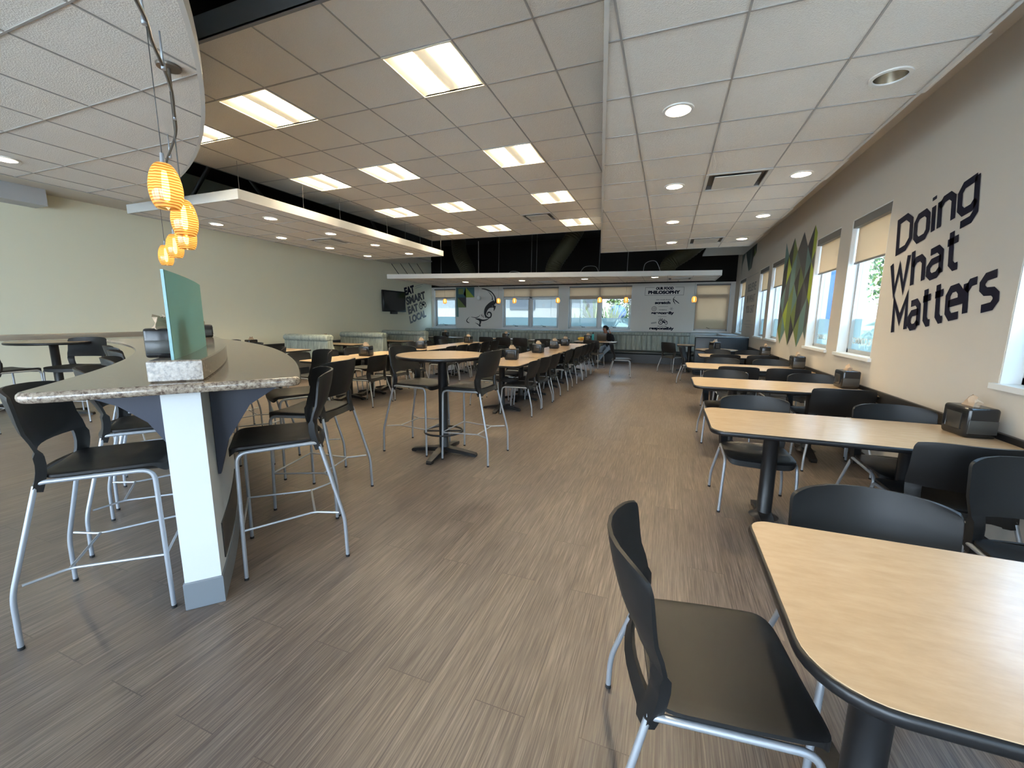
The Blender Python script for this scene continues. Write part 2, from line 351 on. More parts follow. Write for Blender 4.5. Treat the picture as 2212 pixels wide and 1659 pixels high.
# ================================================================== THE SETTING
def clip(poly, sub):
    # Sutherland-Hodgman: clip polygon sub by convex CCW polygon poly
    out = sub
    for i in range(len(poly)):
        a, b = poly[i], poly[(i+1) % len(poly)]; inp = out; out = []
        if not inp: return []
        side = lambda p: (b[0]-a[0])*(p[1]-a[1])-(b[1]-a[1])*(p[0]-a[0])
        for k in range(len(inp)):
            p, q = inp[k-1], inp[k]; sp_, sq = side(p), side(q)
            if (sp_ >= 0) != (sq >= 0):
                t = sp_/(sp_-sq); out.append((p[0]+(q[0]-p[0])*t, p[1]+(q[1]-p[1])*t))
            if sq >= 0: out.append(q)
    return out
TS = .61
def tile_field(mb, poly, z, gx, gy, opens=(), cans=()):
    xs = [p[0] for p in poly]; ys = [p[1] for p in poly]
    i0, i1 = math.floor((min(xs)-gx)/TS), math.ceil((max(xs)-gx)/TS); j0, j1 = math.floor((min(ys)-gy)/TS), math.ceil((max(ys)-gy)/TS)
    for i in range(i0, i1):
        for j in range(j0, j1):
            if (i, j) in opens: continue
            x, y = gx+i*TS, gy+j*TS
            if (i, j) in cans:
                n = 24; cx, cy = x+TS/2, y+TS/2; vs = []; 
                for k in range(n):
                    a = 2*pi*(k+.5)/n; c, s_ = cos(a), sin(a); vs.append((cx+.092*c, cy+.092*s_, z+.005)); q = TS/2/max(abs(c), abs(s_)); vs.append((cx+q*c, cy+q*s_, z+.005))
                fs = [(2*k, 2*((k+1) % n), 2*((k+1) % n)+1, 2*k+1) for k in range(n)]
                mb.add(vs, fs, 0)
                for sx in (-1, 1):
                    for sy in (-1, 1):   # square corners
                        e1 = (cx+sx*TS/2, cy+sy*TS/2*math.tan(radians(37.5))/1, z+.005); e2 = (cx+sx*TS/2*math.tan(radians(37.5)), cy+sy*TS/2, z+.005)
                        mb.add([e1, (cx+sx*TS/2, cy+sy*TS/2, z+.005), e2], [(0, 1, 2)], 0)
                continue
            c = clip(poly, [(x, y), (x+TS, y), (x+TS, y+TS), (x, y+TS)])
            if len(c) >= 3: mb.add([(p[0], p[1], z+.005) for p in c], [tuple(range(len(c)-1, -1, -1))], 0)
    def bar(r):
        c = clip(poly, r)
        if len(c) >= 3:
            n = len(c); vs = [(p[0], p[1], z) for p in c]+[(p[0], p[1], z+.012) for p in c]
            mb.add(vs, [tuple(range(n-1, -1, -1))]+[(k, (k+1) % n, (k+1) % n+n, k+n) for k in range(n)], 1)
    for i in range(i0, i1+1):
        x = gx+i*TS; bar([(x-.0055, min(ys)-1), (x+.0055, min(ys)-1), (x+.0055, max(ys)+1), (x-.0055, max(ys)+1)])
    for j in range(j0, j1+1):
        y = gy+j*TS
        for i in range(i0, i1): x = gx+i*TS; bar([(x+.0055, y-.0055), (x+TS-.0055, y-.0055), (x+TS-.0055, y+.0055), (x+.0055, y+.0055)])
def fascia(mb, poly, z, h, mi, lid=2, t=.025):
    nr = normals2(poly); n = len(poly); inn = [(p[0]-q[0]*t, p[1]-q[1]*t) for p, q in zip(poly, nr)]
    R = [[(*p, z-.004) for p in inn], [(*p, z-.004) for p in poly], [(*p, z+h) for p in poly], [(*p, z+h) for p in inn], ]
    vs = [p for r in R for p in r]; fs = []
    for k in range(3):
        for i in range(n): j = (i+1) % n; fs.append((k*n+i, k*n+j, (k+1)*n+j, (k+1)*n+i))
    mb.add(vs, fs, mi); mb.add([(*p, z+h-.01) for p in inn], [tuple(range(n))], lid)

# floor
mb = MB(); mb.box(LX-.3, RX+.3, FY-.3, BY+.3, -.1, 0); struct(mb.build('floor', FLOOR))
# walls with openings
def wall(name, axis, c0, c1, lo, hi, z1, opens, mats, split=None):
    mb = MB(); oz0, oz1 = (SILL, HEAD)
    def b(a0, a1, z0, z1_, mi=0):
        if a1-a0 < 1e-4 or z1_-z0 < 1e-4: return
        if axis == 'y': mb.box(c0, c1, a0, a1, z0, z1_, mi)
        else: mb.box(a0, a1, c0, c1, z0, z1_, mi)
    cur = lo
    zt = split or z1
    for o in sorted(opens):
        a0, a1 = o[0], o[1]; s0, s1 = (o[2], o[3]) if len(o) > 2 else (SILL, HEAD)
        b(cur, a0, 0, zt); b(a0, a1, 0, s0); b(a0, a1, s1, zt); cur = a1
    b(cur, hi, 0, zt)
    if split: b(lo, hi, split, z1, 1)
    return struct(mb.build(name, mats))
wall('wall_right', 'y', RX, RX+WT, FY-.3, BY+.3, 4.4, RWIN, [WALL])
wall('wall_left', 'y', LX-WT, LX, FY-.3, BY+.3, 4.4, [], [WALLG])
wall('wall_back', 'x', BY, BY+WT, LX-.3, RX+.3, 4.4, BWIN, [WALLB, BLACKP], split=2.665)
wall('wall_rear', 'x', FY-WT, FY, LX-.3, RX+.3, 4.4, [(a, b, .25, 2.75) for a, b in FWIN], [WALL])
mb = MB(); mb.box(LX-.3, RX+.3, FY-.3, BY+.3, 4.3, 4.45); struct(mb.build('ceiling', BLACKP))
mb = MB(); mb.box(.86, RX, FY, 14.2, 3.36, 3.40); struct(mb.build('ceiling', WALL))
mb = MB(); mb.box(LX, -7.72, FY, 12.6, 3.32, 3.36); struct(mb.build('ceiling', WALL))
mb = MB(); mb.box(LX, -9.0, FY, 3.66, 3.08, 3.33); struct(mb.build('trim_1', paint('box_beam_paint', (.50, .51, .52))))
# rails
def rail(name, x0, x1, y0, y1, z0, z1, m):
    mb = MB(); mb.bbox(x0, x1, y0, y1, z0, z1, .008); return struct(mb.build(name, m))
rail('trim_2', RX-.03, RX, -3, 13.2, .66, .775, DARKRAIL)
rail('trim_3', LX, LX+.03, 5.6, 14.3, .60, .745, DARKRAIL)
LEDGE = mat('glossy_ledge', (.52, .47, .40), .12, .3, coat=.4)
rail('trim_4', LX, LX+.05, .5, 5.3, 1.045, 1.135, LEDGE)
rail('baseboard_right', RX-.012, RX, -3, BY, 0, .1, DARKRAIL); rail('baseboard_left', LX, LX+.012, FY, BY, 0, .1, DARKRAIL)
rail('baseboard_rear', LX, RX, FY, FY+.012, 0, .1, DARKRAIL); rail('baseboard_back', LX, RX, BY-.012, BY, 0, .1, DARKRAIL)

# window units --------------------------------------------------------------
wn = 0
def text_mesh(s, size, off=.0, ext=.0015, shear=0, spacing=1.0, align='LEFT', mirror=False):
    c = bpy.data.curves.new('t', 'FONT'); c.body = s; c.size = size; c.offset = off; c.extrude = ext; c.shear = shear
    c.space_character = spacing; c.align_x = align; c.resolution_u = 3
    o = bpy.data.objects.new('t', c); COL.objects.link(o); bpy.context.view_layer.update()
    me = bpy.data.meshes.new_from_object(o.evaluated_get(bpy.context.evaluated_depsgraph_get()))
    bpy.data.objects.remove(o); bpy.data.curves.remove(c); return me
def add_mesh(mb, me, M, mi=0):
    mb.add([v.co for v in me.vertices], [tuple(p.vertices) for p in me.polygons], mi, False, M)
# wall frames: local (s, t, d): s along the wall reading direction, t up, d out of the wall into the room
def WR(y, z, d=0, rot=0):   # right wall, reading direction = -y
    return Matrix.Translation((RX-d, y, z)) @ Matrix(((0, 0, -1, 0), (-1, 0, 0, 0), (0, 1, 0, 0), (0, 0, 0, 1))) @ Matrix.Rotation(rot, 4, 'Z')
def WB(x, z, d=0, rot=0):   # back wall, reading direction = +x
    return Matrix.Translation((x, BY-d, z)) @ Matrix(((1, 0, 0, 0), (0, 0, -1, 0), (0, 1, 0, 0), (0, 0, 0, 1))) @ Matrix.Rotation(rot, 4, 'Z')
def WL(y, z, d=0, rot=0):   # left wall, reading direction = +y
    return Matrix.Translation((LX+d, y, z)) @ Matrix(((0, 0, 1, 0), (1, 0, 0, 0), (0, 1, 0, 0), (0, 0, 0, 1))) @ Matrix.Rotation(rot, 4, 'Z')
def window(F, W_, film=True, mull=False, transom=None, z0=SILL, z1=HEAD, filmtext=None):
    """F maps (s,t,d) with s=0..W_, t = height, d = towards the room"""
    global wn; wn += 1
    root = empty('window_%d' % wn, F @ Vector((W_/2, z0, 0))); struct(root); inv = Matrix.Translation(root.location).inverted()
    M = inv @ F; H0, H1 = z0, z1; f = .05
    fr = MB(); D0, D1 = -.17, -.10
    fr.box(0, f, H0, H1, D0, D1, M=M); fr.box(W_-f, W_, H0, H1, D0, D1, M=M); fr.box(0, W_, H0, H0+f, D0, D1, M=M); fr.box(0, W_, H1-f, H1, D0, D1, M=M)
    if mull: fr.box(W_/2-.05, W_/2+.05, H0, H1, D0-.01, D1+.01, M=M)
    if transom: fr.box(0, W_, transom-.045, transom+.045, D0-.01, D1+.01, M=M)
    fr.build('window_frame', ALU, root)
    cells = [(f, W_/2-.05), (W_/2+.05, W_-f)] if mull else [(f, W_-f)]
    tz = transom or None
    for (a, b) in cells:
        if tz:
            p = MB(); p.box(a, b, tz+.045, H1-f, -.14, -.134, M=M); p.build('window_pane', PANE[0], root)
        top = (tz-.045) if tz else H1-f
        p = MB(); p.box(a, b, H0+f, top, -.14, -.134, M=M); p.build('window_pane', PANE[0], root)
        if tz:   # operable sash
            s_ = MB(); g = .035; s0, s1, q0, q1 = a+.01, b-.01, H0+f+.01, top-.01
            s_.box(s0, s0+g, q0, q1, -.128, -.095, M=M); s_.box(s1-g, s1, q0, q1, -.128, -.095, M=M); s_.box(s0, s1, q0, q0+g, -.128, -.095, M=M); s_.box(s0, s1, q1-g, q1, -.128, -.095, M=M)
            s_.build('window_sash', ALU, root)
            h = MB(); h.box((a+b)/2-.06, (a+b)/2+.06, q0, q0+.02, -.095, -.06, M=M); h.tube([M @ Vector(((a+b)/2, q0+.01, -.07)), M @ Vector(((a+b)/2-.06, q0+.035, -.04)), M @ Vector(((a+b)/2-.12, q0+.07, -.03))], .006, 6)
            h.build('window_crank', BLKMET, root)
        if film:
            p = MB(); p.box(a+.002, b-.002, H0+f, H0+f+.36, -.1335, -.132, M=M); p.build('privacy_film', FILM, root)
    si = MB(); si.box(-.03, W_+.03, H0-.03, H0+.006, -.10, .03, M=M); si.build('window_sill', TRIMW, root)
    jl = MB(); jl.box(0, .012, H0, H1, -.10, -.002, M=M); jl.box(W_-.012, W_, H0, H1, -.10, -.002, M=M); jl.box(0, W_, H1-.012, H1, -.10, -.002, M=M); jl.build('window_jamb', TRIMW, root)
    if filmtext:
        tm = MB(); me = text_mesh(filmtext, .10, .002, .0005)
        a, b = cells[0]; R = Matrix.Translation((b-.03, H0+f+.07, -.1305)) @ Matrix.Scale(-1, 4, (1, 0, 0))
        # letters face outdoors, so they read reversed from the room; keep only what the pane holds
        vs = [R @ v.co for v in me.vertices]
        tm.v = [tuple(M @ v) for v in vs]
        for p in me.polygons:
            if all(a < vs[i].x < b for i in p.vertices): tm.f.append(list(p.vertices)); tm.m.append(0); tm.sm.append(False)
        tm.build('film_lettering', FILMTXT, root)
    return root
def blind(F, W_, zb, label, val=.085):
    root = thing('roller_blind', label, 'blind', F @ Vector((W_/2, HEAD-.1, -.05)), 0, 'roller blinds'); M = Matrix.Translation(root.location).inverted() @ F
    a = MB(); a.box(.016, W_-.016, HEAD-val-.012, HEAD-.014, -.085, -.004, M=M); a.build('valance', mat('valance_grey', (.16, .155, .15), .5), root)
    b = MB(); b.box(.03, W_-.03, zb, HEAD-val, -.060, -.0575, M=M); b.build('shade_cloth', BLIND, root)
    c = MB(); c.box(.03, W_-.03, zb-.022, zb, -.068, -.05, M=M); c.build('bottom_bar', mat('blind_bar', (.30, .28, .26), .4, .3), root)
names_r = ['window behind the camera', 'window behind the camera', 'window outside the frame on the right', 'window at the right photo edge', 'tall window beside the large navy lettering', 'second window left of the large navy lettering',
           'window just beyond the diamond mural', 'second window beyond the diamond mural', 'last right-wall window near the corner']
for k, (a, b) in enumerate(RWIN):
    F = WR(b, 0); W_ = b-a
    window(F, W_, filmtext='DINING COMMONS' if k in (4, 5) else None)
    if k >= 2: blind(F, W_, 2.13, 'tan roller blind half down on the '+names_r[k] if k != 2 else 'tan roller blind over the window behind the foreground table')
PANE[0] = GLASSB
window(WB(BWIN[0][0], 0), BWIN[0][1]-BWIN[0][0], transom=2.24); window(WB(BWIN[1][0], 0), BWIN[1][1]-BWIN[1][0], mull=True, transom=2.24)
window(WB(BWIN[2][0], 0), BWIN[2][1]-BWIN[2][0], mull=True, transom=2.24); window(WB(BWIN[3][0], 0), BWIN[3][1]-BWIN[3][0], transom=2.24)
blind(WB(BWIN[0][0], 0), BWIN[0][1]-BWIN[0][0], 2.27, 'short tan roller blind over the leftmost back window', .05)
blind(WB(BWIN[1][0], 0), BWIN[1][1]-BWIN[1][0], 2.27, 'short roller blind over the wide back window left of centre', .05)
blind(WB(BWIN[2][0], 0), BWIN[2][1]-BWIN[2][0], 2.16, 'roller blind over the wide back window showing the garden plants', .05)
blind(WB(BWIN[3][0], 0), BWIN[3][1]-BWIN[3][0], 1.13, 'pale roller blind pulled fully down in the back right corner window', .05)
PANE[0] = GLASSC
for a, b in FWIN:
    F = Matrix.Translation((b, FY, 0)) @ Matrix(((-1, 0, 0, 0), (0, 0, 1, 0), (0, 1, 0, 0), (0, 0, 0, 1)))
    window(F, b-a, film=False, mull=True, z0=.25, z1=2.75)

# ceilings ------------------------------------------------------------------
GX, GY, CZ = -2.1814, 2.8855, 3.399
troffers = [(0, 0), (0, 3), (0, 6), (0, 9), (-3, 0), (-3, 3), (-3, 6), (-3, 9), (-5, 0), (-5, 3), (-5, 6), (-5, 9), (3, 0), (3, 3), (3, 6), (3, 9)]
cvents = [(-1, 8)]
cp = [(GX-6*TS, GY-TS), (.86, GY-TS), (.86, GY+11*TS), (GX-6*TS, GY+11*TS)]
mb = MB(); tile_field(mb, cp, CZ, GX, GY, opens=troffers+cvents); fascia(mb, cp, CZ, .16, 3, 2)
struct(mb.build('ceiling', [TILE, TBAR, BLACKP, mat('dark_grey_fascia', (.24, .25, .26), .6)]))
SZ = 2.9376; SX, SY = -.33334, 2.52189
sp = [(.48, -3.4), (1.467, -3.4), (1.467, 9.82), (-1.545, 9.82)]
scans = [(c, r) for r in (-5, -2, 1, 4, 7, 10) for c in (0, 2)]; svents = [(1, 4), (1, 10), (1, -3)]
scans = [q for q in scans if not (q == (0, -5))]
mb = MB(); tile_field(mb, sp, SZ, SX, SY, opens=svents, cans=scans); fascia(mb, sp, SZ, .36, 3, 2)
o = mb.build('ceiling_cloud', [TILE, TBAR, BLACKP, CLOUDW]); tag(o, 'long tiled drop ceiling with slanted left edge beside the window wall', 'ceiling panel', 'suspended ceiling panels')
AC = (-8.3584, -5.6427)
arc = []
a0 = atan2(-1.6-AC[1], sqrt(9.4**2-(-1.6-AC[1])**2)); a1 = math.acos((-6.85-AC[0])/9.4)
rp = [(AC[0]+9.4*cos(a0+(a1-a0)*k/40), AC[1]+9.4*sin(a0+(a1-a0)*k/40)) for k in range(41)]+[(-6.85, -1.6)]
rcans = [(-4, -2), (-4, 0)]
RGX, RGY = -2.813-.61*5, 1.946-.61*5
mb = MB(); tile_field(mb, rp, SZ, RGX, RGY, cans=[(-1, 6), (-1, 3), (-1, 0), (3, 3), (3, 0), (1, 0), (1, 5)][:0]+[(-1, 5), (-1, 2)]); fascia(mb, rp, SZ, .13, 3, 2)
o = mb.build('ceiling_cloud', [TILE, TBAR, BLACKP, CLOUDW]); tag(o, 'tiled ceiling cloud with a curved edge above the granite counter', 'ceiling panel', 'suspended ceiling panels')
MX, MY = -7.385, 4.585-.305+.0
MY = 4.585
mp_ = [(-7.62, 3.95), (-5.27, 3.95), (-5.27, 9.14), (-7.62, 9.14)]
mcans = [(0, 0), (2, 0), (0, 2), (2, 2), (0, 4), (2, 4), (0, 6), (2, 6)]
mb = MB(); tile_field(mb, mp_, SZ, MX, MY, opens=[(1, 3)], cans=mcans); fascia(mb, mp_, SZ, .12, 3, 2)
o = mb.build('ceiling_cloud', [TILE, TBAR, BLACKP, CLOUDW]); tag(o, 'rectangular white-edged ceiling cloud along the left wall above the booths', 'ceiling panel', 'suspended ceiling panels')
BZ = 2.52; BX, BYG = -.08, 11.195
bp_ = [(-7.55, 12.95), (-7.55, 9.9), (1.164, 11.4), (1.164, 12.95)]
bp_ = [(-7.55, 9.9), (1.164, 11.4), (1.164, 12.95), (-7.55, 12.95)]
bcans = [(-1, 0), (-4, 0), (-7, 0), (-10, 0)]; bvents = [(-6, 2), (-11, 1), (0, 1)]
mb = MB(); tile_field(mb, bp_, BZ, BX, BYG, opens=[(-11, 1), (0, 1), (-6, 1)], cans=bcans); fascia(mb, bp_, BZ, .12, 3, 2)
o = mb.build('ceiling_cloud', [TILE, TBAR, BLACKP, CLOUDW]); tag(o, 'wide low ceiling cloud with white edge in front of the back windows', 'ceiling panel', 'suspended ceiling panels')

rp2 = [(GX-6*TS, -3.2), (.4, -3.2), (.4, GY-4*TS), (GX-6*TS, GY-4*TS)]
rear_fill = [(0, -6), (-4, -6), (0, -9), (-4, -9)]  # unseen lights added behind the camera to brighten the room
mb = MB(); tile_field(mb, rp2, CZ, GX, GY, opens=rear_fill); fascia(mb, rp2, CZ, .16, 3, 2)
struct(mb.build('ceiling', [TILE, TBAR, BLACKP, MATS['dark_grey_fascia']]))
# troffers
def make_troffer():
    r = thing('ceiling_light', '', 'ceiling light', (0, 0, CZ), 0, 'square recessed ceiling lights')
    h = .292; f = MB()
    for (x0, x1, y0, y1) in ((-.303, -h, -.303, .303), (h, .303, -.303, .303), (-h, h, -.303, -h), (-h, h, h, .303)): f.box(x0, x1, y0, y1, -.006, .012)
    f.build('frame', TROFW, r)
    p = MB(); prof = [(-h, .0), (-.20, .045), (-.15, .085), (-.06, .105), (.06, .105), (.15, .085), (.20, .045), (h, .0)]
    n = len(prof); vs = [(x, y, z) for y in (-h, h) for x, z in prof]
    p.add(vs, [(k, k+1, n+k+1, n+k) for k in range(n-1)], 0, True)
    p.add([(x, -h, z) for x, z in prof], [tuple(range(n-1, -1, -1))], 0); p.add([(x, h, z) for x, z in prof], [tuple(range(n))], 0)
    p.build('reflector', TROFW, r)
    b = MB(); vs = []; m = 13
    for y in (-.285, .285):
        for k in range(m): a = pi*k/(m-1); vs.append((-.088*cos(a), y, .085-.078*sin(a)))
    b.add(vs, [(k, k+1, m+k+1, m+k) for k in range(m-1)], 0, True)
    b.add(vs[:m], [tuple(range(m))], 0); b.add(vs[m:], [tuple(range(m-1, -1, -1))], 0)
    b.build('lamp_basket', BASK, r)
    for s in (-1, 1):
        t = MB(); t.tube([(s*.12, -.26, .068), (s*.12, .26, .068)], .012, 8); t.build('lamp_tube', TUBE, r)
    return r
tro = make_troffer(); first = True
rows_d = ['nearest', 'second', 'third', 'farthest']
cols_d = {0: 'the column left of the slanted drop ceiling', -3: 'the middle column', -5: 'the leftmost column', 3: 'the column hidden above the slanted drop ceiling'}
for (c, r_) in troffers:
    lab = 'glowing square recessed ceiling light, %s of %s' % (rows_d[r_//3], cols_d[c])
    loc = (GX+(c+.5)*TS, GY+(r_+.5)*TS, CZ)
    if first: tro.location = loc; tro['label'] = lab; first = False
    else: dup(tro, loc, 0, lab)
for k, (c, r_) in enumerate(rear_fill): dup(tro, (GX+(c+.5)*TS, GY+(r_+.5)*TS, CZ), 0, 'unseen square fill light added above and behind the camera, %s of four' % ORD[k].replace('nearest', 'first'))
# downlights
def make_can(lamp):
    r = thing('downlight', '', 'recessed light', (0, 0, 0), 0, 'round recessed ceiling lights')
    a = MB(); a.lathe([(.084, .004), (.086, -.004), (.106, -.003), (.108, .003), (.108, .006)], 28); a.build('trim_ring', CANTRIM, r)
    b = MB(); b.lathe([(.085, .0), (.082, .03), (.074, .075), (.070, .095)], 28); b.build('reflector', CANREF, r)
    c = MB(); c.lathe([(.070, .095), (.0001, .095)], 28); c.build('lamp', lamp, r)
    return r
canon = make_can(CANLAMP); canoff = make_can(CANOFF); used = [False, False]
def can(x, y, z, label, on=True):
    k = 0 if on else 1; src = canon if on else canoff
    if not used[k]: src.location = (x, y, z); src['label'] = label; used[k] = True; return src
    return dup(src, (x, y, z), 0, label)
RN = {1: 'nearest', 4: 'second', 7: 'third', 10: 'farthest'}
for (c, r_) in scans:
    side = 'left' if c == 0 else 'right'
    if r_ in RN: lab = ('unlit round recessed light, nearest of the right row in the slanted drop ceiling' if (c, r_) == (2, 1) else 'lit round recessed light, %s of the %s row in the slanted drop ceiling' % (RN[r_], side))
    else: lab = 'round recessed light of the %s row above the camera, row %s' % (side, 'just overhead' if r_ == -2 else 'behind')
    can(SX+(c+.5)*TS, SY+(r_+.5)*TS, SZ, lab, (c, r_) not in ((2, 1), (2, -2), (2, -5)))
for k, (c, r_) in enumerate([(-1, 5), (-1, 2)]):
    can(RGX+(c+.5)*TS, RGY+(r_+.5)*TS, SZ, ['round recessed light in the curved-edge ceiling cloud at the left edge of the photo', 'round recessed light in the curved-edge ceiling cloud nearer the camera'][k])
for (c, r_) in mcans:
    can(MX+(c+.5)*TS, MY+(r_+.5)*TS, SZ, 'round recessed light, %s of the %s row in the ceiling cloud above the booths' % (rows_d[r_//2], 'wall-side' if c == 0 else 'room-side'))
for k, (c, r_) in enumerate(bcans):
    can(BX+(c+.5)*TS, BYG+(r_+.5)*TS, BZ, 'round recessed light, %s in the low back ceiling cloud' % ['first from the right', 'second from the right', 'third from the right', 'leftmost'][k])
# vents
def make_vent():
    r = thing('air_vent', '', 'vent', (0, 0, 0), 0, 'ceiling air vents'); h = .303
    a = MB()
    for (x0, x1, y0, y1) in ((-h, -h+.03, -h, h), (h-.03, h, -h, h), (-h+.03, h-.03, -h, -h+.03), (-h+.03, h-.03, h-.03, h)): a.box(x0, x1, y0, y1, -.006, .01)
    a.build('frame', VENTW, r)
    b = MB(); b.bbox(-.215, .215, -.215, .215, -.012, -.004, .003); b.build('face_plate', VENTW, r)
    c = MB(); c.box(-h+.03, h-.03, -h+.03, h-.03, .05, .06); 
    for s in (-1, 1):
        c.box(s*.272-.002, s*.272+.002, -h+.03, h-.03, .006, .05); c.box(-h+.03, h-.03, s*.272-.002, s*.272+.002, .006, .05)
    c.build('duct_box', VENTD, r); return r
vent = make_vent(); vf = True
for (x, y, z, lab) in [(GX-.5*TS, GY+8.5*TS, CZ, 'square air vent in the central ceiling near its far edge'), (SX+1.5*TS, SY+4.5*TS, SZ, 'larger looking square air vent between the lights of the slanted drop ceiling'),
        (SX+1.5*TS, SY+10.5*TS, SZ, 'small looking air vent at the far end of the slanted drop ceiling'), (SX+1.5*TS, SY-2.5*TS, SZ, 'air vent in the slanted drop ceiling above the camera'),
        (MX+1.5*TS, MY+3.5*TS, SZ, 'square air vent among the lights of the ceiling cloud above the booths'),
        (BX-10.5*TS, BYG+1.5*TS, BZ, 'air vent at the left end of the low back ceiling cloud'), (BX+.5*TS, BYG+1.5*TS, BZ, 'air vent at the right end of the low back ceiling cloud'), (BX-5.5*TS, BYG+1.5*TS, BZ, 'air vent in the middle of the low back ceiling cloud')]:
    if vf: vent.location = (x, y, z); vent['label'] = lab; vf = False
    else: dup(vent, (x, y, z), 0, lab)
# hanging wires, ducts, cables above the clouds
WIRE = mat('hanger_wire', (.30, .30, .29), .5, .5)
for k, y in enumerate((3.99, 5.0, 5.75, 7.0, 7.6, 8.15, 8.65, 9.05)):
    mb = MB(); mb.tube([(-5.29, y, SZ+.11), (-5.29, y, CZ+.02 if y > 9 else CZ+.9)], .003, 5)
    o = mb.build('hanger_wire', WIRE); tag(o, 'thin hanger wire on the room-side edge of the booth ceiling cloud, %s' % ORD[k], 'wire', 'hanger wires of the booth ceiling cloud')
DUCT = mat('duct_wrap', (.06, .052, .024), .7, .2)
def duct(P, r, label):
    C = catmull(P, 8); mb = MB(); rs = [r*(1+.07*(k % 2)) for k in range(len(C)*3)]
    fine = []
    for a, b in zip(C[:-1], C[1:]): fine += [a, tuple((x+y)/2 for x, y in zip(a, b))]
    fine.append(C[-1]); mb.tube(fine, rs[:len(fine)], 14); o = mb.build('flexible_duct', DUCT); return tag(o, label, 'duct', 'flexible ducts above the back ceiling cloud')
duct([(-6.3, 12.6, 2.75), (-6.45, 12.7, 3.1), (-6.8, 12.9, 3.6), (-6.9, 13.0, 4.1)], .24, 'yellowish flexible duct rising at the left above the low back ceiling cloud')
duct([(-3.4, 12.4, 2.72), (-3.3, 12.4, 3.1), (-2.9, 12.5, 3.7), (-2.7, 12.6, 4.1)], .22, 'dim wrapped flexible duct above the middle of the low back ceiling cloud')
duct([(-.1, 12.3, 2.7), (-.05, 12.35, 2.95), (.45, 12.4, 3.3), (1.0, 12.6, 3.8)], .20, 'flexible duct above the right part of the low back ceiling cloud')
def cable(P, r, label, m=WIRE):
    mb = MB(); mb.tube(catmull(P, 8), r, 6); return tag(mb.build('electric_cable', m), label, 'cable', 'loose cables above the back ceiling cloud')
cable([(-4.5, 11.5, 2.64), (-4.4, 11.5, 2.78), (-4.15, 11.55, 2.76), (-4.0, 11.6, 2.64)], .008, 'looped cable on top of the back ceiling cloud left of the middle')
cable([(-2.4, 11.6, 2.64), (-2.25, 11.6, 2.85), (-1.95, 11.6, 2.85), (-1.85, 11.6, 2.64)], .008, 'tall looped cable on top of the back ceiling cloud near the middle')
cable([(-.7, 11.7, 2.64), (-.65, 11.7, 2.9), (-.4, 11.75, 2.95), (-.25, 11.8, 2.64)], .008, 'pale looped cable beside the right flexible duct')
for k, (x, y) in enumerate([(-7.2, 12.3), (-5.2, 12.5), (-4.1, 12.5), (-3.9, 12.4), (-2.0, 12.5), (-1.2, 12.6)]):
    mb = MB(); mb.tube([(x, y, 2.63), (x+.02, y, 4.3)], .006, 5); tag(mb.build('hanger_wire', WIRE), 'hanger wire above the low back ceiling cloud, %s from the left' % ORD[k].replace('nearest', 'first'), 'wire', 'hanger wires of the back ceiling cloud')
# dark roof braces above
for k, (a, b) in enumerate([((-7.4, 4.6, 3.1), (-6.6, 4.9, 4.28)), ((-6.9, 4.9, 4.28), (-6.3, 5.4, 3.1)), ((-6.6, 7.6, 4.28), (-6.2, 8.0, 3.15))]):
    mb = MB(); mb.tube([a, b], .03, 6); tag(mb.build('roof_brace', mat('brace_grey', (.012, .012, .010), .6)), 'slanting roof brace in the dark gap above the booth ceiling cloud, %s' % ORD[k], 'brace', 'roof braces')

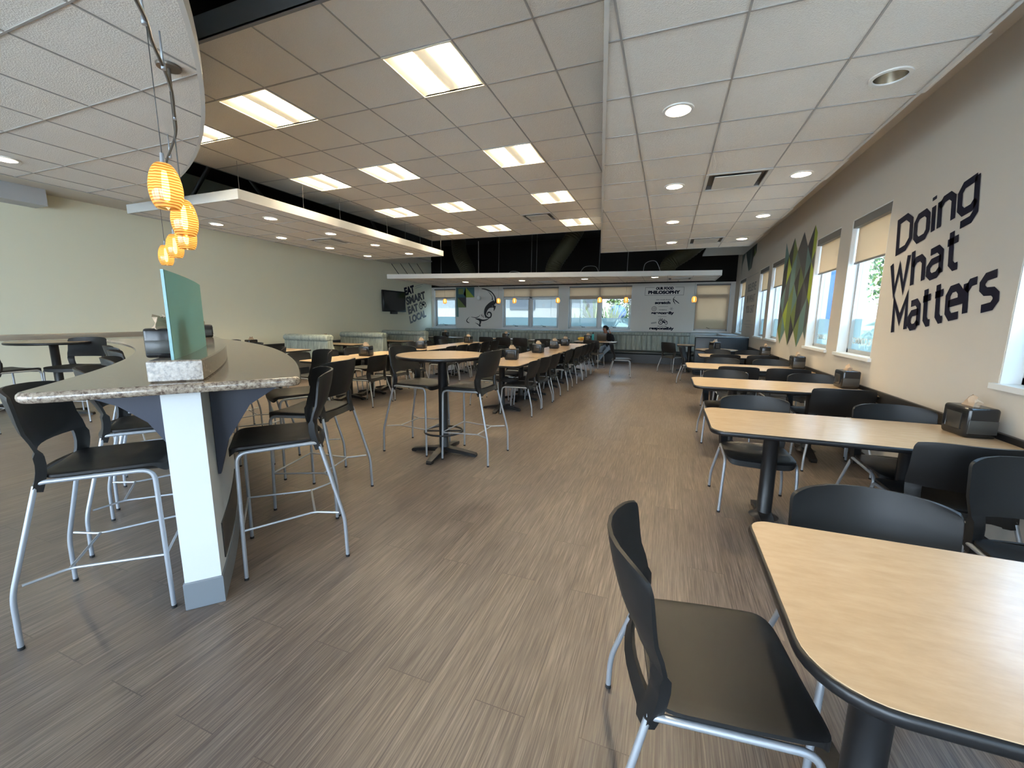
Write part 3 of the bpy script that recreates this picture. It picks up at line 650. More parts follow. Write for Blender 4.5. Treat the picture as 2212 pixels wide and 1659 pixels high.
# ================================================================== SEATING
def seat_back(H, topz, prefix, lean=1.0):
    """H = seat surface height"""
    seat = MB()
    ol = []
    for k in range(40):
        a = 2*pi*k/40; e = .27
        cx = (abs(cos(a))**e)*(1 if cos(a) >= 0 else -1); cy = (abs(sin(a))**e)*(1 if sin(a) >= 0 else -1)
        x = .228*cx; y = .02+.218*cy
        if cy < 0: x *= .985
        ol.append((x, y))
    def zf(x, y, s):
        z = H - .010*(1-min(1, (x/.228)**2)) - .002
        z -= max(0, (y-.175)/.065)**2*.016
        z += max(0, (-y-.12)/.08)**2*.008
        return z
    ringsT = [0, .35, .65, .85, .95, 1.0]; vs = []; fs = []
    c = (0, .02)
    for s in ringsT[1:]:
        for p in ol:
            x, y = c[0]+(p[0]-c[0])*s, c[1]+(p[1]-c[1])*s; vs.append((x, y, zf(x, y, s)-(.004 if s == 1 else 0)))
    n = 40; L_ = len(ringsT)-1
    vs.append((c[0], c[1], zf(*c, 0))); ci = len(vs)-1
    for k in range(n): fs.append((ci, k, (k+1) % n))
    for r in range(L_-1):
        for k in range(n): fs.append((r*n+k, (r+1)*n+k, (r+1)*n+(k+1) % n, r*n+(k+1) % n))
    base = len(vs)
    for dz, s in ((-.016, 1.0), (-.022, .96)):
        for p in ol:
            x, y = c[0]+(p[0]-c[0])*s, c[1]+(p[1]-c[1])*s
            extra = -.028*max(0, min(1, (y-.19)/.04)) if s == 1.0 else -.02*max(0, min(1, (y-.19)/.04))
            vs.append((x, y, zf(x, y, s)+dz+extra))
    for k in range(n):
        j = (k+1) % n; fs.append(((L_-1)*n+k, base+k, base+j, (L_-1)*n+j)); fs.append((base+k, base+n+k, base+n+j, base+j))
    fs.append(tuple(base+n+k for k in range(n-1, -1, -1)))
    seat.add(vs, fs, 0, True)
    # backrest: curved shell with an opening above the seat and two stiles wrapping the rear legs
    bk = MB(); h = topz-(H-.075)
    us = [-1, -.97, -.90, -.82, -.74, -.5, -.25, 0, .25, .5, .74, .82, .90, .97, 1]
    zs_ = [0, .04, .09, .13, .145, .20, .28, .36, .405, .42, .50, .60, .70, .82, .90, .95, .98, 1]
    prof = lambda t: -.212 + .030*math.sin(pi*min(1, t/.62))*1.0 - .026*max(0, (t-.45)/.55)**1.6*lean
    G = []
    for t in zs_:
        row = []
        for u in us:
            w_ = .222 + .026*min(1, t/.55)
            zz = H-.075+h*t
            if t > .9: zz -= 0.018*abs(u)**6*(t-.9)/.1; w_ -= .012*((t-.9)/.1)**2
            zz += .012*(1-u*u)*max(0, t-.6)
            if t < .145: zz += .030*(1-min(1, (abs(u)/.82))**4)*(1-t/.145)
            y = prof(t) - (.050+.045*min(1, max(0, t-.25)/.6))*(1-u*u) + .012
            row.append((w_*u, y, zz))
        G.append(row)
    def mask(i, j):
        um = abs((us[j]+us[j+1])/2); tm = (zs_[i]+zs_[i+1])/2
        if um < .74 and .145 < tm < .405: return False
        return True
    bk.shell(G, mask, lambda i, j: .034 if (abs(us[j]) > .8 and zs_[i] < .40) else .012)
    return seat, bk
def side_frame(H, s, dip=.03):
    """front leg runs up, bends and carries the seat side to the stile; returned with the rear leg"""
    zr = H-.036
    f = MB(); fy = .205 if H > .6 else .222
    P = fillet([(s*.247, fy, .012), (s*.230, .196, zr), (s*.222, -.175, zr+.004), (s*.214, -.205, zr-.004)], .055, 6)
    f.tube(P, .0105, 10); f.lathe([(.0118, 0), (.0118, .014)], 10, 1, Matrix.Translation((s*.247, fy, 0)), True, True)
    r = MB(); ky = .15*(H/.455) if H > .6 else .14
    ry = -.318 if H > .6 else -.285
    P = fillet([(s*.218, -.206, zr-.01), (s*.266, ry+.004, ky), (s*.268, ry, .012)], .05, 5)
    r.tube(P, .0105, 10); r.lathe([(.0118, 0), (.0118, .014)], 10, 1, Matrix.Translation((s*.268, ry, 0)), True, True)
    return f, r
def make_chair():
    t = thing('dining_chair', '', 'chair', (0, 0, 0)); a, b = seat_back(.455, .825, 'c')
    a.build('seat', PLASTIC, t); b.build('backrest', PLASTIC, t)
    for s in (-1, 1):
        f, r = side_frame(.455, s); f.build('leg', [STEEL, RUB], t); r.build('leg', [STEEL, RUB], t)
    return t
def make_stool():
    t = thing('bar_stool', '', 'bar stool', (0, 0, 0)); a, b = seat_back(.76, 1.125, 's')
    a.build('seat', PLASTIC, t); b.build('backrest', PLASTIC, t)
    for s in (-1, 1):
        f, r = side_frame(.76, s); f.build('leg', [STEEL, RUB], t); r.build('leg', [STEEL, RUB], t)
    g = MB(); zf = .29; rr = .0062
    fx = .240; g.tube([(-fx, .203, zf), (fx, .203, zf)], rr, 8)
    for s in (-1, 1): g.tube(fillet([(s*fx, .203, zf-.004), (s*.175, -.16, zf-.004), (s*.252, -.286, zf-.004)], .03, 4), rr, 8)
    g.tube([(-.175, -.16, zf-.004), (.175, -.16, zf-.004)], rr, 8)
    g.build('footrest', STEEL, t); return t
chair0 = make_chair(); stool0 = make_stool(); flags = {'c': False, 's': False}
def chair(x, y, deg, label, group=None, z=0):
    if not flags['c']:
        flags['c'] = True; chair0.location = (x, y, z); chair0.rotation_euler = (0, 0, radians(deg)); chair0['label'] = label
        if group: chair0['group'] = group
        return chair0
    return dup(chair0, (x, y, z), radians(deg), label, group)
def stool(x, y, deg, label, group=None):
    if not flags['s']:
        flags['s'] = True; stool0.location = (x, y, 0); stool0.rotation_euler = (0, 0, radians(deg)); stool0['label'] = label
        if group: stool0['group'] = group
        return stool0
    return dup(stool0, (x, y, 0), radians(deg), label, group)

# ------------------------------------------------------------------ tables
def ped(r, x, y, H, span=.30, ring=False, rz=0, sq=False):
    c = MB(); c.lathe([(.095, .045), (.065, .06), (.048, .08), (.048, H-.06), (.06, H-.045), (.13, H-.03)], 20, 0, T(x, y, 0), False, True)
    col = c.build('pedestal', BLKMET, r)
    b = MB()
    for k in ((1, 3) if sq else range(4)):
        a = rz+k*pi/2; M = T(x, y, 0, a)
        pr = [(0, .085), (.08, .076), (span*.6, .058), (span, .034), (span+.014, .018), (span+.010, 0), (span-.035, 0), (span-.055, .015), (.06, .03), (0, .03)]
        n = len(pr); wv = [.044, .044, .036, .030, .026, .026, .030, .030, .04, .044]
        vs = [(p[0], -w_, p[1]) for p, w_ in zip(pr, wv)]+[(p[0], w_, p[1]) for p, w_ in zip(pr, wv)]
        b.add(vs, [tuple(range(n-1, -1, -1)), tuple(range(n, 2*n))]+[(k2, (k2+1) % n, (k2+1) % n+n, k2+n) for k2 in range(n)], 0, False, M)
    b.build('base_feet', BLKMET, r)
    if ring:
        g = MB(); R = .20; C = [(x+R*cos(2*pi*k/32), y+R*sin(2*pi*k/32), .25) for k in range(33)]; g.tube(C, .011, 8, cap=False)
        for a in (.4, .4+pi): g.tube([(x+.03*cos(a), y+.03*sin(a), .25), (x+R*cos(a), y+R*sin(a), .25)], .009, 6)
        g.build('foot_ring', BLKMET, r)
def table(x0, x1, y0, y1, peds, label, group, H=.74, rad=.05, rs=None, name='dining_table', two=False):
    cx, cy = (x0+x1)/2, (y0+y1)/2; r = thing(name, label, 'table', (cx, cy, 0), 0, group)
    pl = rrect(x0-cx, x1-cx, y0-cy, y1-cy, rs or rad, 8); t = MB(); t.slab(pl, H-.034, H-.001, .012, mi=1, n=3)
    nr = normals2(pl); top = [(p[0]-q[0]*.009, p[1]-q[1]*.009) for p, q in zip(pl, nr)]
    t.slab(top, H-.006, H, .001, mi=0, n=1); t.build('tabletop', [LAM, BLACK], r)
    for px, py in peds: ped(r, px-cx, py-cy, H, sq=two)
    return r
def round_table(x, y, R, H, label, group, ring=False, name='dining_table', rz=.3, cat='table'):
    r = thing(name, label, cat, (x, y, 0), 0, group); pl = circ(0, 0, R, 56); t = MB(); t.slab(pl, H-.036, H-.001, .013, mi=1, n=3)
    t.slab(circ(0, 0, R-.009, 56), H-.006, H, .001, mi=0, n=1); t.build('tabletop', [LAM, BLACK], r); ped(r, 0, 0, H, .36, ring, rz); return r

# right-hand rows of tables
RY = [(.85, 1.60), (2.86, 3.64), (4.78, 5.55), (6.58, 7.37), (8.70, 9.44)]
rl = ['nearest table of the window-side row with a rounded corner in the foreground', 'maple laminate table along the window wall below the large navy lettering, second from the camera', 'maple laminate table along the window wall, third from the camera',
      'maple laminate table along the window wall, fourth from the camera', 'farthest rectangular table along the window wall, next to the round one']
for k, (a, b) in enumerate(RY):
    x0 = .31 if k < 4 else .62
    table(x0, 1.945, a, b, [(.58 if k == 0 else (.74 if k < 4 else .95), (a+b)/2), (1.5, (a+b)/2)], rl[k], 'rectangular tables along the window wall', rs=[.06, .06, .1, .1] if k else [.05, .05, .07, .15], two=True)
round_table(1.13, 10.85, .47, .74, 'round maple table in front of the dark booth back near the window wall corner', 'round tables')
# long communal rows
def ctab(x0, x1, y0, y1, lab): table(x0, x1, y0, y1, [((x0+x1)/2, y0+.28), ((x0+x1)/2, y1-.28)], lab, 'communal tables in the middle of the room', rs=.12 if 'near end' in lab else .04)
for k in range(4): ctab(-2.76, -2.03, 5.63+k*1.475, 5.63+(k+1)*1.475-.012, 'maple table at the near end of the middle long row beside the aisle' if k == 0 else 'maple table of the middle long row beside the aisle, %s from its near end' % ORD[k])
ctab(-5.56, -4.90, 4.88, 5.97, 'maple table at the near end of the left communal row, behind the bar stools')
ctab(-5.56, -4.90, 5.98, 7.06, 'maple table with a napkin dispenser in the left communal row, second from its near end')
ctab(-5.52, -4.82, 7.62, 9.28, 'maple table of the left communal row just beyond the gap'); ctab(-5.52, -4.82, 9.29, 10.95, 'farthest maple table of the left communal row')
# tables along the back bench
table(-2.70, -1.43, 12.55, 13.2, [(-2.07, 12.87)], 'maple table with the laptop where the person sits', 'tables along the back bench')
table(-4.20, -2.98, 12.55, 13.2, [(-3.6, 12.87)], 'maple table along the back bench just left of the person', 'tables along the back bench')
table(-5.75, -4.45, 12.75, 13.4, [(-5.1, 13.07)], 'maple table along the back bench behind the row of empty chairs', 'tables along the back bench')
table(-8.1, -6.9, 12.75, 13.4, [(-7.5, 13.07)], 'maple table along the back bench at its far left', 'tables along the back bench')
table(.28, .98, 12.2, 12.8, [(.62, 12.5)], 'small table at the right end of the back bench beside the dark booth', 'tables along the back bench')
# booth tables on the left wall
for k, (y, xr) in enumerate([(6.55, -7.33), (8.65, -7.5), (10.45, -7.3)]):
    table(LX+.04, xr, y-.33, y+.33, [(-8.05, y)], 'booth table against the left wall, %s' % ['nearest, seen over the granite counter end', 'between the two striped booth benches', 'farthest, in front of the darkest booth bench'][k], 'booth tables on the left wall', H=.725, rad=.03)
# bar-height tables
round_table(-2.17, 3.70, .47, 1.07, 'round bar-height table with black pedestal and foot ring between two stools', 'bar-height round tables', True, 'bar_table', .1)
round_table(-8.12, 3.12, .46, 1.07, 'round bar-height table at the left edge near the wall ledge', 'bar-height round tables', True, 'bar_table', .5)

# ------------------------------------------------------------------ chairs: window side
G1 = 'chairs at the window-side tables'
chair(.19, 1.235, -82, 'charcoal plastic chair at the left end of the foreground table, seat in full view', G1)
chair(.73, 1.52, 180, 'charcoal chair tucked behind the foreground table, only its wide backrest showing', G1)
chair(1.60, 2.22, 178, 'charcoal chair facing the camera at the right photo edge behind the foreground table', G1)
chair(.70, 3.51, 180, 'charcoal chair on the far side of the second window table, aisle end', G1)
chair(1.60, 3.51, 180, 'charcoal chair on the far side of the second window table, wall end beside the dispenser', G1)
chair(1.54, 2.98, 0, 'black chair seen from behind on the near side of the second window table', G1)
chair(.71, 5.38, 180, 'charcoal chair on the far side of the third window table, aisle end', G1)
chair(1.61, 5.38, 180, 'charcoal chair on the far side of the third window table, wall end', G1)
chair(1.58, 4.82, 0, 'dark chair seen from behind on the near side of the third window table', G1)
chair(.88, 7.22, 180, 'chair on the far side of the fourth window table, aisle end', G1)
chair(1.56, 7.22, 180, 'chair on the far side of the fourth window table, wall end', G1)
chair(.94, 6.45, 0, 'dark chair on the near side of the fourth window table, aisle end', G1)
chair(1.52, 6.45, 0, 'dark chair on the near side of the fourth window table, wall end', G1)
chair(1.02, 9.32, 180, 'chair on the far side of the fifth window table, aisle end', G1)
chair(1.60, 9.32, 180, 'chair on the far side of the fifth window table, wall end', G1)
chair(1.02, 8.55, 0, 'dark chair on the near side of the fifth window table, aisle end', G1)
chair(1.62, 8.55, 0, 'dark chair on the near side of the fifth window table, wall end', G1)
chair(.60, 10.17, -100, 'chair seen edge-on at the left of the round table by the dark booth', G1)
chair(.20, 12.08, -43, 'lone chair turned toward the corner in front of the back bench', G1)
chair(-1.04, 10.68, -82, 'lone chair standing out in the aisle facing right', G1)
# middle long row
G2 = 'chairs on the aisle side of the middle long row'
for k, y in enumerate((5.87, 6.50, 7.13, 8.20, 9.19, 9.76, 10.30, 10.93)):
    chair(-2.09, y, 90+[2, -3, 1, 3, -2, 2, 0, 2][k], 'charcoal chair on the aisle side of the middle long row, %s' % ORD[k], G2)
G3 = 'chairs on the left side of the middle long row'
for k, y in enumerate((6.3, 7.0, 7.7, 8.6, 9.3, 10.1, 10.8)):
    chair(-2.74, y, -90+[3, -2, 0, 4, -3, 1, 0][k], 'chair on the left side of the middle long row, %s' % ORD[k], G3)
G4 = 'chairs on the right side of the left communal row'
for k, y in enumerate((5.49, 6.14, 6.72, 8.0, 8.55, 9.2, 9.85, 10.5)):
    chair(-4.66 if k < 3 else -4.69, y, 90+[2, -4, 0, 3, 0, -2, 2, -1][k], 'chair on the right side of the left communal row, %s' % ORD[k], G4)
G5 = 'chairs on the left side of the left communal row'
for k, y in enumerate((5.3, 5.95, 6.6, 8.0, 8.7, 9.4, 10.2)):
    chair(-5.72, y, -90+[2, 0, -3, 2, -2, 3, 0][k], 'chair on the left side of the left communal row, %s' % ORD[k], G5)
G6 = 'chairs before the back bench'
for k, (x, y, a, l) in enumerate([(-5.55, 12.5, 0, 'black chair with its back to the camera before the back bench, left of three'), (-4.95, 12.5, 2, 'black chair with its back to the camera before the back bench, middle of three'),
        (-4.35, 12.48, -3, 'black chair with its back to the camera before the back bench, right of three'), (-3.6, 12.2, 20, 'chair at an angle before the table just left of the person'), (-3.0, 12.25, -4, 'chair pushed in between the person\'s table and the one left of it'),
        (-2.0, 12.2, -15, 'black chair across the table from the person, its back to the camera'), (-7.2, 12.35, 5, 'chair at the leftmost table of the back bench')]):
    chair(x, y, a, l, G6)

# ------------------------------------------------------------------ stools
def polar(r, deg): a = radians(deg); return (AC[0]+r*cos(a), AC[1]+r*sin(a))
GS1 = 'bar stools on the left side of the granite counter'
for k, d in enumerate((49.4, 54.7, 59.6, 65.0, 70.2)):
    x, y = polar(8.925, d); stool(x, y, d-90, ['large charcoal bar stool at the left front of the granite counter, tucked under it', 'second bar stool on the left side of the granite counter', 'third bar stool on the left side of the granite counter', 'fourth bar stool on the left side of the granite counter, mostly hidden', 'farthest bar stool on the left side of the granite counter'][k], GS1)
GS2 = 'bar stools on the right side of the granite counter'
x, y = polar(9.635, 49.9); stool(x, y, 49.9+90, 'large bar stool right beside the white half wall, seen from its side', GS2)
stool(-2.545, 2.365, 104, 'bar stool with its back to the camera, second on the right side of the counter', GS2)
stool(-3.23, 2.83, 151, 'third bar stool on the right side of the counter, dark back above the granite', GS2)
for k, d in enumerate((62.6, 67.8, 72.6)):
    x, y = polar(9.635, d); stool(x, y, d+90, 'bar stool on the right side of the counter behind the others, %s' % ['fourth', 'fifth', 'sixth'][k], GS2)
stool(-2.49, 3.785, -90, 'bar stool on the left of the round bar table, facing it'); stool(-1.88, 3.767, 90, 'bar stool on the right of the round bar table, facing it')
stool(-7.84, 2.54, 12.8, 'bar stool at the left edge of the photo beside the wall-side bar table', 'stools at the wall-side bar table'); stool(-7.58, 3.10, 206.7, 'black bar stool on the right of the wall-side bar table', 'stools at the wall-side bar table')

# ================================================================== GRANITE COUNTER
def arcpoly(r0, r1, d0, d1, n=40, end=None):
    P = [polar(r1, d0+(d1-d0)*k/n) for k in range(n+1)]+[polar(r0, d1-(d1-d0)*k/n) for k in range(n+1)]
    return P
D0 = 46.55
hw = thing('half_wall', 'white half wall with grey base carrying the granite counter', 'half wall', (*polar(9.27, D0), 0))
Mh = Matrix.Translation(hw.location).inverted()
def rel(P, o): return [(p[0]-o.location.x, p[1]-o.location.y) for p in P]
PW = paint('half_wall_paint', (.60, .63, .64), .5, .03)
m_ = MB(); m_.slab(rel(arcpoly(9.20, 9.35, D0+.95, 76), hw), .145, 1.105, 0); m_.build('wall_body', PW, hw)
m_ = MB(); m_.slab(rel(arcpoly(9.193, 9.357, D0+.90, 76), hw), 0, .145, .004, n=1); m_.build('cove_base', mat('grey_vinyl_base', (.17, .19, .21), .45), hw)
for k in range(3):
    d = D0+1.7+k*9; m_ = MB(); m_.slab(rel(arcpoly(9.350, 9.356, d, d+5.5, 10), hw), .175, .37, 0); m_.build('outlet_panel', mat('dark_insert_panel', (.035, .036, .036), .3), hw)
for k in range(5):
    d = D0+2.2+k*6.2; c_ = polar(9.35, d); c2_ = polar(9.20, d)
    for (rr, sgn) in ((9.353, 1), (9.197, -1)):
        base = polar(rr, d); a = radians(d); ur = (cos(a)*sgn, sin(a)*sgn); tn = (-sin(a)*.02, cos(a)*.02)
        pr = [(0, 1.10), (.34, 1.10), (.33, 1.085), (.17, .98), (.06, .80), (.012, .62), (0, .62)] if sgn > 0 else [(0, 1.10), (.34, 1.10), (.33, 1.085), (.20, 1.02), (.10, .93), (.03, .80), (0, .78)]
        n = len(pr); vs = []
        for q in (-1, 1):
            for (u, z) in pr: vs.append((base[0]+ur[0]*u+tn[0]*q-hw.location.x, base[1]+ur[1]*u+tn[1]*q-hw.location.y, z))
        b = MB(); b.add(vs, [tuple(range(n)), tuple(range(2*n-1, n-1, -1))]+[(j, j+n, (j+1) % n+n, (j+1) % n) for j in range(n)]); b.build('bracket', mat('blue_black_bracket', (.022, .026, .045), .5), hw)
# counter slab: the near end is cut on a slant
def slabpoly():
    n = 44; P = []
    d_in0, d_out0 = 46.45, 46.95
    rin, rout = 8.785, 9.775
    out_ = [polar(rout, d_out0+(77-d_out0)*k/n) for k in range(n+1)]; in_ = [polar(rin, 77-(77-d_in0)*k/n) for k in range(n+1)]
    P = out_+in_
    # round the near corners
    def corner(a, b, c, r, m=6):
        a, b, c = Vector(a), Vector(b), Vector(c); d = (a-b).normalized()*r; e = (c-b).normalized()*r
        return [tuple((b+d)*(1-t)**2+b*2*t*(1-t)+(b+e)*t*t) for t in [k/m for k in range(m+1)]]
    far = Vector(out_[3]); q = corner(P[-2], P[-1], P[0], .10); q2 = corner(P[-1], P[0], out_[2], .06)
    return q2+out_[2:]+in_[:-2]+q
cs = thing('granite_counter', 'curved polished granite bar counter on the white half wall', 'counter', (*polar(9.27, 60), 1.106))
m_ = MB(); m_.slab(rel(slabpoly(), cs), 0, .044, .018, n=3); m_.build('counter_slab', GRAN, cs)
m_ = MB(); m_.slab(rel(arcpoly(9.175, 9.375, D0+.75, 66, 30), cs), .045, .142, .006, n=1); m_.build('raised_curb', GRAN, cs)
# curved green glass screen
gz = thing('glass_screen', 'curved green frosted glass divider standing on the granite curb', 'glass divider', (*polar(9.30, 48), 1.25))
m_ = MB(); m_.slab(rel(arcpoly(9.255, 9.265, D0+1.05, 54.4, 26), gz), -.002, .40, 0); gp = m_.build('glass_panel', GREENGL, gz)
m_ = MB(); m_.slab(rel(arcpoly(9.2545, 9.2655, D0+1.03, D0+1.09, 2), gz), -.002, .4005, 0); m_.build('polished_edge', GLEDGE, gz)

# ================================================================== NAPKIN DISPENSERS
def make_disp():
    r = thing('napkin_dispenser', '', 'napkin dispenser', (0, 0, 0), 0, 'napkin dispensers')
    b = MB(); b.bbox(-.085, .085, -.075, .075, 0, .148, .014, n=3); b.build('body', DISP, r)
    for s in (-1, 1):
        w_ = MB(); w_.bbox(-.048, .048, .072, .0785, .035, .118, .004, M=Matrix.Rotation(0 if s > 0 else pi, 4, 'Z')); w_.build('napkin_window', DISPW, r)
        a = MB(); a.bbox(-.0655, .0655, .0825, .0868, .022, .088, .002, M=Matrix.Rotation(-s*pi/2, 4, 'Z')); a.build('side_panel', GREYPANEL, r)
    n_ = MB(); rnd = random.Random(3); G = []
    for i in range(7):
        row = []
        for j in range(9):
            u, v = i/6, j/8; ang = 2*pi*v
            rad = .036*(1-.55*u)+.010*sin(ang*3+u*4)
            row.append((rad*1.3*cos(ang)+.006*sin(9*u), rad*.75*sin(ang), .140+.055*u+.008*sin(ang*2+3*u)))
        G.append(row)
    n_.shell(G, lambda i, j: True, .0015); n_.build('napkin', NAPK, r); return r
disp0 = make_disp(); df = [True]
for ch in disp0.children:
    ch.data.transform(Matrix.Diagonal((1.27, 1.10, 1.26, 1)))
def disp(x, y, z, deg, label):
    if df[0]: disp0.location = (x, y, z); disp0.rotation_euler = (0, 0, radians(deg)); disp0['label'] = label; df[0] = False
    else: dup(disp0, (x, y, z), radians(deg), label)
disp(1.83, 3.38, .74, 95, 'black napkin dispenser on the second window table, largest one at the right')
disp(1.83, 5.30, .74, 92, 'black napkin dispenser on the third window table against the wall')
disp(1.83, 7.12, .74, 90, 'black napkin dispenser on the fourth window table'); disp(1.84, 9.33, .74, 88, 'black napkin dispenser on the fifth window table')
disp(1.08, 10.75, .74, 40, 'napkin dispenser on the round table by the dark booth')
for k, (y, a) in enumerate([(6.42, 8), (7.95, -6), (9.25, 4), (10.35, 2)]): disp(-2.47, y+.12, .74, a, 'black napkin dispenser on the middle long row, %s from its near end' % ORD[k])
disp(-5.12, 6.02, .74, 10, 'black napkin dispenser near the front of the left communal row'); disp(-5.22, 7.98, .74, 12, 'napkin dispenser on the left communal row just beyond the gap')
disp(-5.22, 10.35, .74, -10, 'napkin dispenser at the far end of the left communal row')
disp(-5.15, 13.05, .74, 0, 'napkin dispenser behind the row of empty chairs at the back bench'); disp(-7.5, 13.05, .74, 5, 'napkin dispenser on the leftmost back bench table')
disp(-2.33, 12.95, .74, -4, 'napkin dispenser on the person\'s table between the snack bag and the bottle')
disp(-8.85, 6.62, .725, 90, 'napkin dispenser on the nearest booth table'); disp(-8.85, 8.80, .725, 90, 'napkin dispenser behind the nearest booth bench')
disp(-6.75, 3.35, 1.1505, 20, 'small dark napkin dispenser beyond the far end of the granite counter') if False else None
# larger dispenser on the curb behind the green glass
x, y = polar(9.30, 48.3)
dd = dup(disp0, (*polar(9.188, 48.9), 1.2485), radians(-41), 'black napkin dispenser with tan napkins behind the green glass screen'); 
dd.scale = (.92, .68, .74)
for c in dd.children:
    if c.name.split('.')[0] == 'napkin': c.scale = (1.7, 1.8, 1.25); c.location.z = -.044
dd2 = dup(disp0, (*polar(9.27, 62.5), 1.2485), radians(-30), 'napkin dispenser on the granite curb beyond the glass screen'); dd2.scale = (.9, .9, .62)

# ================================================================== BENCHES
def flutes(mb, x0, x1, z0, z1, y, sgn, w_=.165, amp=.018, lean=.05, mi=0):
    n = max(1, round((x1-x0)/w_)); G = []
    for i in range(5):
        t = i/4; row = []
        for j in range(n*6+1):
            u = j/6; row.append((x0+(x1-x0)*j/(n*6), y+sgn*(amp*abs(sin(pi*u))**.6+lean*(1-t)*.6), z0+(z1-z0)*t))
        G.append(row)
    if sgn > 0: G = G[::-1]
    mb.shell(G, lambda i, j: True, .006, mi)
def roll(mb, x0, x1, y, z, r, mi=0, n=20):
    P = [(x0, y, z), (x0+.015, y, z), (x0+.04, y, z), (x1-.04, y, z), (x1-.015, y, z), (x1, y, z)]
    mb.tube(P, [r*.55, r*.88, r, r, r*.88, r*.55], n, mi)
def booth(x0, x1, y, label, double=True):
    cx = (x0+x1)/2; r = thing('booth_bench', label, 'booth bench', (cx, y, 0), 0, 'striped booth benches on the left wall'); h = (x1-x0)/2
    b = MB(); prof = [(-.15, .10), (-.075, .86), (.075, .86), (.15, .10)]
    vs = [(sx*h, p[0], p[1]) for sx in (-1, 1) for p in prof]; b.add(vs, [(3, 2, 1, 0), (4, 5, 6, 7), (0, 1, 5, 4), (1, 2, 6, 5), (2, 3, 7, 6), (0, 4, 7, 3)])
    flutes(b, -h+.012, h-.012, .44, .865, -.075, -1, .11, .004, .09); 
    if double: flutes(b, -h+.012, h-.012, .44, .865, .075, 1, .11, .004, .09)
    b.build('back_cushion', FAB, r)
    t = MB(); roll(t, -h, h, -.055, .925, .082); 
    if double: roll(t, -h, h, .055, .925, .082)
    t.build('bolster', FAB, r)
    for s in ((-1, 1) if double else (-1,)):
        c = MB(); y0, y1 = (-.60, -.12) if s < 0 else (.12, .60); c.bbox(-h, h, y0, y1, .36, .455, .03, n=3); c.build('seat_cushion', VINYL, r)
        p = MB(); p.box(-h+.02, h-.02, y0+.06 if s < 0 else y0, y1 if s < 0 else y1-.06, 0, .36); p.build('plinth', BLACK, r)
    return r
booth(-9.0, -7.60, 7.70, 'striped sage booth bench nearest the counter, with a rolled top')
booth(-9.0, -7.48, 9.60, 'striped sage booth bench in the middle of the left wall')
booth(-9.0, -7.30, 11.50, 'darkest striped booth bench, farthest along the left wall')
def banquette(x0, x1, label):
    cx = (x0+x1)/2; h = (x1-x0)/2; r = thing('banquette', label, 'bench', (cx, 14.6, 0), 0, 'long bench along the back wall')
    b = MB(); b.box(-h, h, .0, .57, .0, .93); flutes(b, -h+.004, h-.004, .36, .89, -.006, -1, .165, .040, .05); b.build('back_cushion', FAB, r)
    t = MB(); t.slab([(-h+.003, -.07), (h-.003, -.07), (h-.003, .10), (-h+.003, .10)], .895, 1.01, .04, n=3); t.build('bolster', FAB, r)
    l = MB(); l.box(-h, h, .09, .585, .93, 1.012); l.build('back_ledge', paint('ledge_paint', (.38, .42, .42), .4, .02), r)
    c = MB(); c.bbox(-h, h, -.55, -.04, .29, .40, .04, n=3); c.build('seat_cushion', VINYL, r)
    p = MB(); p.box(-h, h, -.49, 0, 0, .30); p.build('plinth', BLACK, r); return r
banquette(-9.30, -6.50, 'leftmost section of the striped fluted bench along the back wall'); banquette(-6.49, -3.49, 'middle section of the striped fluted bench under the wide back windows')
banquette(-3.48, .70, 'right section of the striped fluted bench where the person sits')
r = thing('booth_divider', 'dark navy vinyl booth back with a pale top edge near the right corner', 'booth bench', (1.31, 11.7, 0))
b = MB(); b.bbox(-.62, .62, -.04, .06, .05, 1.0, .025, n=3); b.build('back_panel', NAVYV, r)
b = MB(); b.box(-.62, .62, -.03, .07, 1.0, 1.02); b.build('top_edge', mat('pale_piping', (.30, .36, .38), .4), r)
b = MB(); b.bbox(-.62, .62, .08, .56, .34, .45, .03, n=3); b.build('seat_cushion', VINYL, r); b = MB(); b.box(-.6, .6, .08, .5, 0, .34); b.build('plinth', BLACK, r)
r = thing('corner_bench', 'bench with pale top ledge in the right back corner under the closed blind', 'bench', (1.35, 14.4, 0))
b = MB(); b.box(-.64, .61, .22, .78, 0, .93); b.box(.18, .61, -2.05, .22, 0, .93); b.build('back_cushion', FAB, r)
b = MB(); b.box(-.64, .61, .20, .78, .93, 1.012); b.box(.14, .61, -2.05, .20, .93, 1.012); b.build('back_ledge', MATS['ledge_paint'], r)
b = MB(); b.bbox(-.62, .14, -.28, .20, .30, .42, .03, n=3); b.bbox(-.32, .14, -2.0, -.30, .30, .42, .03, n=3); b.build('seat_cushion', VINYL, r)

# ================================================================== WALL PIECES
r = thing('television', 'black flat television on the left wall beside the EAT SMART lettering', 'television', (LX+.06, 12.5, 2.0))
SCR = mat('tv_screen', (.006, .006, .007), .12, spec=.6)
b = MB(); b.bbox(.0, .07, -.66, .66, -.37, .37, .012); b.build('housing', mat('tv_bezel', (.012, .012, .013), .25), r)
b = MB(); b.box(.0701, .0725, -.61, .61, -.31, .33); b.build('screen', SCR, r)
b = MB(); b.bbox(-.05, .055, -.16, .16, -.45, -.36, .01); b.build('wall_bracket', BLACK, r)
b = MB(); b.box(-.058, .0, -.2, .2, -.2, .2); b.build('mount', BLACK, r)

